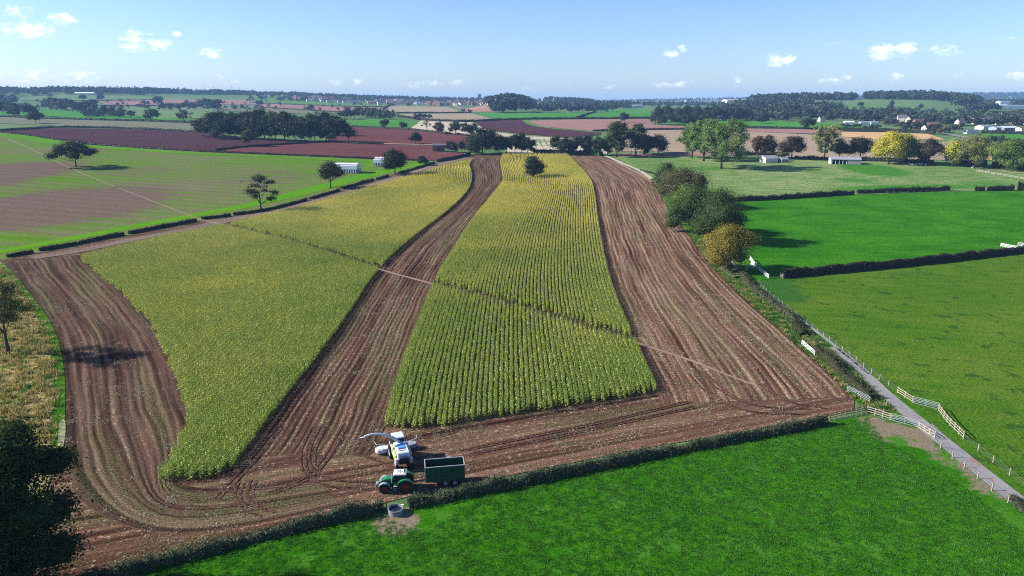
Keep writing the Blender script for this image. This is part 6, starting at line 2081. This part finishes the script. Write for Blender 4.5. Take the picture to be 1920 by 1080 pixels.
def wheel(e, x, y, r, w, rim_mat, lugs=0, hub=.52, steer=0.0):
    """part wheel > tyre, rim"""
    wp = bpy.data.objects.new("wheel", None)
    wp.location = (x, y, r); wp.rotation_euler = (0, 0, steer)
    link(wp, e)
    t = MB()
    hw = w / 2
    t.lathe([(r * hub, -hw * .8), (r * .82, -hw), (r * .95, -hw * .92), (r, -hw * .55), (r, hw * .55), (r * .95, hw * .92), (r * .82, hw), (r * hub, hw * .8)], 32)
    if lugs:
        for i in range(lugs):
            a = 2 * math.pi * i / lugs
            for s in (-1, 1):
                M = Matrix.Rotation(-a - (s * .5 * math.pi / lugs), 4, 'Y') @ Matrix.Translation((r * 1.0, s * hw * .45, 0)) @ Matrix.Rotation(s * .6, 4, 'X')
                t.box((0, 0, 0), (.09, hw * .95, .085), M=M)
    t.build("tyre", TYRE, wp)
    m = MB()
    s = 1 if y > 0 else -1
    prof_ = [(r * hub, hw * .78), (r * hub * .93, hw * .70), (r * hub * .82, hw * .25), (r * hub * .45, hw * .30), (r * hub * .38, hw * .62), (r * .07, hw * .66), (0, hw * .66)]
    m.lathe([(a, b * s) for a, b in prof_], 24)
    m.lathe([(r * hub, -hw * .6 * s), (0, -hw * .6 * s)], 24)
    for k in range(8):
        a = k * math.pi / 4
        m.cyl((r * hub * .32 * math.cos(a), hw * .60 * s, r * hub * .32 * math.sin(a)), (r * hub * .32 * math.cos(a), hw * .70 * s, r * hub * .32 * math.sin(a)), .03, n=6)
    m.build("rim", rim_mat, wp, smooth=False)
    return wp


# --- tractor, local front = +X
p = pix(744, 917)
e = empty("tractor", p, R(180 + 4)); tag(e, "green tractor with red wheels and white cab roof beside the long hedge", "tractor")
for sy in (-1, 1):
    wheel(e, -1.38, sy * 1.0, 1.02, .68, RED, 20)
    wheel(e, 1.66, sy * .98, .78, .56, RED, 18)
MB().box((.3, 0, .98), (3.6, .62, .62)).box((1.66, 0, .80), (.5, 1.5, .3)).box((-1.38, 0, 1.02), (.7, 1.3, .55)).build("chassis", BLACK, e, bevel=.04)
hp = [(.35, 1.25), (.35, 2.10), (1.5, 1.98), (2.1, 1.80), (2.42, 1.45), (2.48, .95), (2.2, .9), (.9, .95)]
MB().prism(hp, -.46, .46).build("bonnet", FGREEN, e, bevel=.09)
MB().prism([(2.06, 1.86), (2.47, 1.48), (2.53, .96), (2.42, .93), (2.38, 1.40), (2.0, 1.74)], -.40, .40).build("grille", plain("dark_grille", (.10, .12, .13), .5), e, bevel=.03)
for sy in (-1, 1):
    MB().box((2.44, sy * .26, 1.52), (.08, .22, .12)).build("headlight", WHITE_PAINT, e, bevel=.02)
    MB().box((2.2, sy * .47, 1.3), (.5, .02, .4)).build("side_vent", BLACK, e)
MB().box((2.75, 0, .95), (.5, .9, .5), top=(.8, .9)).build("front_weight", MGREY, e, bevel=.05)
MB().box((-.62, 0, 2.0), (1.75, 1.55, 1.25), top=(.90, .90)).build("cab_glass", CABGLASS, e, bevel=.05)
MB().box((-.62, 0, 1.28), (1.78, 1.6, .36)).build("cab_base", FGREEN, e, bevel=.04)
cp = MB()
for x0, x1 in ((.27, .19), (-.55, -.55), (-1.51, -1.43)):
    for sy in (-1, 1):
        cp.tube([(x0, sy * .79, 1.4), (x1, sy * .72, 2.66)], .045, 5)
cp.build("cab_frame", BLACK, e)
MB().box((-.62, 0, 2.76), (1.98, 1.66, .22), top=(.93, .92)).build("cab_roof", MWHITE, e, bevel=.06)
MB().box((-1.25, 0, 2.885), (.22, 1.2, .03)).build("roof_vent", BLACK, e)
for i, (x, y, a, b) in enumerate(((-.30, -.22, .34, .05), (-.30, .15, .34, .05), (-.62, -.25, .05, .32), (-.86, .1, .30, .05), (-.72, .34, .05, .30), (-.52, .02, .28, .05))):
    MB().box((x, y, 2.882), (a, b, .02)).build("roof_mark", BLACK, e)
for sy in (-1, 1):
    f = MB()
    ang = [math.radians(a) for a in range(5, 166, 16)]
    outer = [(-1.38 + 1.19 * math.cos(a), 1.02 + 1.19 * math.sin(a)) for a in ang]
    inner = [(-1.38 + 1.12 * math.cos(a), 1.02 + 1.12 * math.sin(a)) for a in reversed(ang)]
    for i in range(len(ang) - 1):
        f.prism([outer[i], outer[i + 1], inner[len(ang) - 2 - i], inner[len(ang) - 1 - i]], sy * .68, sy * 1.36)
    f.build("rear_mudguard", FGREEN, e)
    f = MB()
    ang = [math.radians(a) for a in range(25, 156, 18)]
    outer = [(1.66 + .90 * math.cos(a), .78 + .90 * math.sin(a)) for a in ang]
    inner = [(1.66 + .85 * math.cos(a), .78 + .85 * math.sin(a)) for a in reversed(ang)]
    for i in range(len(ang) - 1):
        f.prism([outer[i], outer[i + 1], inner[len(ang) - 2 - i], inner[len(ang) - 1 - i]], sy * .72, sy * 1.26)
    f.build("front_mudguard", MGREY, e)
    MB().box((-.25, sy * .72, .85), (1.0, .4, .62)).build("fuel_tank", BLACK, e, bevel=.08)
    st = MB()
    for k in range(3):
        st.box((.1, sy * 1.0, .45 + .3 * k), (.5, .28, .04))
    st.build("step", STEELG, e)
    m = MB().tube([(.25, sy * .78, 2.5), (.45, sy * 1.15, 2.5), (.45, sy * 1.2, 2.2)], .025, 5)
    m.box((.45, sy * 1.22, 2.1), (.06, .2, .38)); m.build("mirror", BLACK, e)
MB().cyl((.55, .62, 1.4), (.55, .62, 2.9), .07, n=10).build("exhaust", STEELG, e)
MB().cyl((-1.3, .55, 2.86), (-1.3, .55, 3.02), .07, n=10).build("beacon", ORANGE, e)
MB().box((-2.35, 0, .55), (.9, .18, .12)).box((-2.3, .42, .85), (.9, .1, .1)).box((-2.3, -.42, .85), (.9, .1, .1)).build("hitch", BLACK, e)

# --- trailer, local front = +X
p = pix(834, 905)
e = empty("silage_trailer", p, R(180 + 9)); tag(e, "dark green high sided silage trailer standing empty behind the tractor", "trailer")
Lb, Wb, z0, z1 = 5.7, 2.45, 1.05, 3.35
for x in (-.05, -1.45):
    for sy in (-1, 1):
        wheel(e, x, sy * .98, .56, .42, RIMW, 0, .55)
MB().box((0, 0, z0 - .05), (Lb, Wb - .1, .12)).build("floor", DGREEN, e)
for sy in (-1, 1):
    MB().box((0, sy * (Wb / 2 - .03), (z0 + z1) / 2), (Lb, .06, z1 - z0)).build("side_wall", DGREEN, e)
    MB().box((0, sy * (Wb / 2 - .02), z1 + .05), (Lb + .1, .12, .10)).build("top_rail", STEELG, e)
    rb = MB().box((0, 0, (z0 + z1) / 2), (.09, .07, z1 - z0 - .05)).mesh("side_rib", DGREEN)
    for i in range(8):
        put("side_rib", rb, e, (-Lb / 2 + .1 + i * (Lb - .2) / 7, sy * (Wb / 2 + .035), 0))
MB().box((Lb / 2 + .0, 0, (z0 + z1) / 2), (.06, Wb - .13, z1 - z0)).build("front_wall", DGREEN, e)
MB().box((Lb / 2, 0, z1 + .052), (.12, Wb - .15, .10)).build("top_rail", STEELG, e)
MB().box((-Lb / 2 - .04, 0, (z0 + z1) / 2), (.06, Wb, z1 - z0 - .02)).build("tailgate", DGREEN, e)
MB().box((-Lb / 2 - .04, 0, z1 + .052), (.12, Wb - .15, .10)).build("top_rail", STEELG, e)
for sx in (-1, 1):
    for sy in (-1, 1):
        MB().box((sx * (Lb / 2 + .02), sy * (Wb / 2 + .02), (z0 + z1) / 2), (.1, .1, z1 - z0)).build("corner_post", STEELG if sx > 0 else DGREEN, e)
ch = MB()
for sy in (-1, 1):
    ch.box((0, sy * .5, z0 - .28), (Lb, .14, .3))
ch.box((-.05, 0, .56), (.14, 1.8, .14)).box((-1.45, 0, .56), (.14, 1.8, .14)).box((-.75, .55, .72), (1.8, .1, .14)).box((-.75, -.55, .72), (1.8, .1, .14))
ch.build("chassis", DGREEN, e)
MB().tube([(Lb / 2 - .3, 0, .78), (Lb / 2 + .9, 0, .66), (Lb / 2 + 1.9, 0, .55)], .09, 6).build("drawbar", DGREEN, e)
MB().tube([(Lb / 2, .3, 1.1), (Lb / 2 + .8, .25, .75), (Lb / 2 + 1.9, .15, .95)], .03, 5).build("hose", BLACK, e)
MB().box((1.6, -Wb / 2 + .2, .78), (.7, .25, .12)).box((2.1, -Wb / 2 + .2, .68), (.2, .2, .3)).build("side_guard", STEELG, e)

# --- forage harvester, local front = +X (towards the maize)
p = pix(752, 866)
e = empty("forage_harvester", p, R(90 + 20)); tag(e, "white and lime forage harvester cutting into the maize with its spout swung left", "harvester")
for sy in (-1, 1):
    wheel(e, 1.9, sy * 1.22, 1.0, .72, plain("harvester_rim", (.55, .56, .55), .5), 20)
    wheel(e, -1.9, sy * 1.08, .70, .50, plain("harvester_rim_small", (.5, .06, .05), .5), 16)
MB().box((.1, 0, 1.15), (4.6, 1.3, .8)).build("chassis", BLACK, e, bevel=.05)
# engine hood: a tapering body, white over lime flanks
MB().prism([(-2.75, 1.55), (-2.85, 2.35), (-2.55, 2.95), (.9, 3.15), (1.0, 1.5)], -.98, .98).build("engine_hood", MWHITE, e, bevel=.12)
for sy in (-1, 1):
    MB().prism([(-2.3, 1.35), (-2.35, 2.45), (-1.9, 2.75), (.85, 2.85), (.95, 1.35)], sy * 1.0, sy * 1.28).build("side_panel", LIME, e, bevel=.08)
    MB().box((-2.45, sy * 1.14, 1.55), (.7, .5, 1.0), top=(.8, .8)).build("rear_corner", MWHITE, e, bevel=.06)
    MB().box((-2.84, sy * 1.16, 1.45), (.06, .34, .5)).build("warning_board", WHITE_PAINT, e)
    for k in range(3):
        M = Matrix.Translation((-2.88, sy * 1.16, 1.30 + .15 * k)) @ Matrix.Rotation(R(38 * sy), 4, 'X')
        MB().box((0, 0, 0), (.03, .34, .06), M=M).build("warning_stripe", plain("stripe_dark", (.06, .02, .03), .5) if sy > 0 else REDL, e)
    MB().box((-2.9, sy * .85, 1.85), (.06, .14, .3)).build("tail_light", REDL, e)
    MB().tube([(-2.2, sy * 1.35, 2.4), (.6, sy * 1.35, 2.6), (2.4, sy * 1.35, 2.7), (2.6, sy * 1.35, 1.2)], .04, 5).build("handrail", WHITE_PAINT, e)
MB().box((-.55, 0, 3.11), (1.5, 1.2, .06), top=(.9, .9)).build("air_intake", plain("intake_blue", (.10, .25, .5), .3), e)
hm = MB()
for x in (-1.9, -1.45):
    hm.box((x, 0, 3.03), (.06, 1.1, .05))
hm.build("hood_seam", BLACK, e)
gr = MB().prism([(-2.80, 1.62), (-2.90, 2.30), (-2.93, 2.30), (-2.86, 1.62)], -.80, .80).build("rear_grille", plain("grille_grey", (.2, .23, .28), .5), e)
lm = MB().box((0, 0, 0), (.05, 1.35, .045)).mesh("louvre", BLACK)
for k in range(6):
    put("louvre", lm, gr, (-2.885 - .012 * k, 0, 1.68 + .09 * k))
# rear lettering as on the machine
tcv = bpy.data.curves.new("lettering", 'FONT')
tcv.body = "CLAAS"; tcv.size = .36; tcv.align_x = 'CENTER'; tcv.align_y = 'CENTER'; tcv.extrude = .01
to = bpy.data.objects.new("lettering", tcv)
tcv.materials.append(plain("letter_dark", (.02, .03, .06), .5))
COL.objects.link(to)
dgx = bpy.context.evaluated_depsgraph_get()
tm = bpy.data.meshes.new_from_object(to.evaluated_get(dgx))
bpy.data.objects.remove(to, do_unlink=True)
lo = put("lettering", tm, e, (-2.855, 0, 2.47), (R(72), 0, R(-90)), (1, 1, 1))
# cab
MB().box((1.95, 0, 2.75), (1.75, 1.75, 1.65), top=(.92, .9)).build("cab_glass", CABGLASS, e, bevel=.06)
MB().box((1.95, 0, 1.75), (1.8, 1.8, .5)).build("cab_base", MWHITE, e, bevel=.05)
MB().box((1.95, 0, 3.68), (2.1, 1.95, .24), top=(.92, .92)).build("cab_roof", MWHITE, e, bevel=.07)
cp = MB()
for x in (1.1, 2.8):
    for sy in (-1, 1):
        cp.tube([(x, sy * .88, 2.0), (x + (.06 if x < 2 else -.06), sy * .80, 3.6)], .05, 5)
cp.build("cab_frame", BLACK, e)
# spout
sp = MB()
arc = []
for k in range(9):
    t = k / 8
    arc.append((.75 + .35 * t, .1 + 5.2 * t ** 1.25, 3.1 + 2.0 * math.sin(t * math.pi * .62) - .10 * t))
sp.tube(arc, [.26, .25, .24, .22, .20, .19, .18, .17, .15], 8)
spo = sp.build("spout", MWHITE, e)
MB().box((1.1, 5.55, 4.72), (.30, .75, .10)).build("spout_flap", MWHITE, spo, bevel=.02)
MB().box((1.02, 4.1, 5.05), (.34, .14, .34)).build("spout_joint", STEELG, spo, bevel=.02)
MB().cyl((.75, 0, 2.8), (.75, 0, 3.25), .42, n=14).build("spout_ring", MGREY, e)
# maize header
hd = MB()
hd.prism([(3.2, .35), (3.2, 1.15), (3.6, 1.25), (4.6, .55), (4.7, .25)], -1.2, 1.2)
hd.build("header_body", MGREY, e, bevel=.04)
for sy in (-1, 1):
    w = MB()
    prof_ = []
    for a in range(0, 181, 20):
        prof_.append((3.15 + 1.35 * math.sin(R(a)) * .9 + .2, sy * (2.2 + 1.15 * math.cos(R(a)))))
    lowp = [(3.1, sy * 1.2), (3.0, sy * 2.4), (3.2, sy * 3.15), (3.7, sy * 3.45), (4.3, sy * 3.3), (4.6, sy * 2.6), (4.6, sy * 1.2)]
    w.prism(lowp, .25, 1.0, plane='xy', scale1=1.0)
    w.build("header_wing", MWHITE if sy > 0 else MGREY, e, bevel=.12)
    r_ = MB()
    r_.tube([(3.15, sy * 1.25, 1.5), (3.2, sy * 2.3, 1.75), (3.4, sy * 3.2, 1.85), (3.9, sy * 3.5, 2.2)], .045, 5)
    r_.tube([(3.2, sy * 2.2, 1.0), (3.2, sy * 2.3, 1.75)], .04, 5).tube([(3.5, sy * 3.2, 1.0), (3.4, sy * 3.2, 1.85)], .04, 5)
    r_.build("crop_guard", WHITE_PAINT, e)
    pt = MB()
    for k in range(4):
        pt.cyl((4.5, sy * (.45 + k * .8), .4), (5.6, sy * (.45 + k * .8), .15), .16, .02, 8)
    for k, o_ in enumerate([pt]):
        o_.build("divider_points", MWHITE, e)

# ------------------------------------------------------------------ haze
m, N = new_mat("haze")
pv = N.n('ShaderNodeVolumePrincipled')
pv.inputs['Color'].default_value = (0.34, 0.60, 1.0, 1)
pv.inputs['Density'].default_value = HAZE_DENSITY
pv.inputs['Anisotropy'].default_value = 0.0
oo = N.n('ShaderNodeOutputMaterial')
N.t.links.new(pv.outputs[0], oo.inputs['Volume'])
hz = MB().box((0, 0, 85), (26000, 26000, 180)).build("haze", m)
tag(hz, "thin bluish morning haze over the whole valley", "haze", kind='stuff')
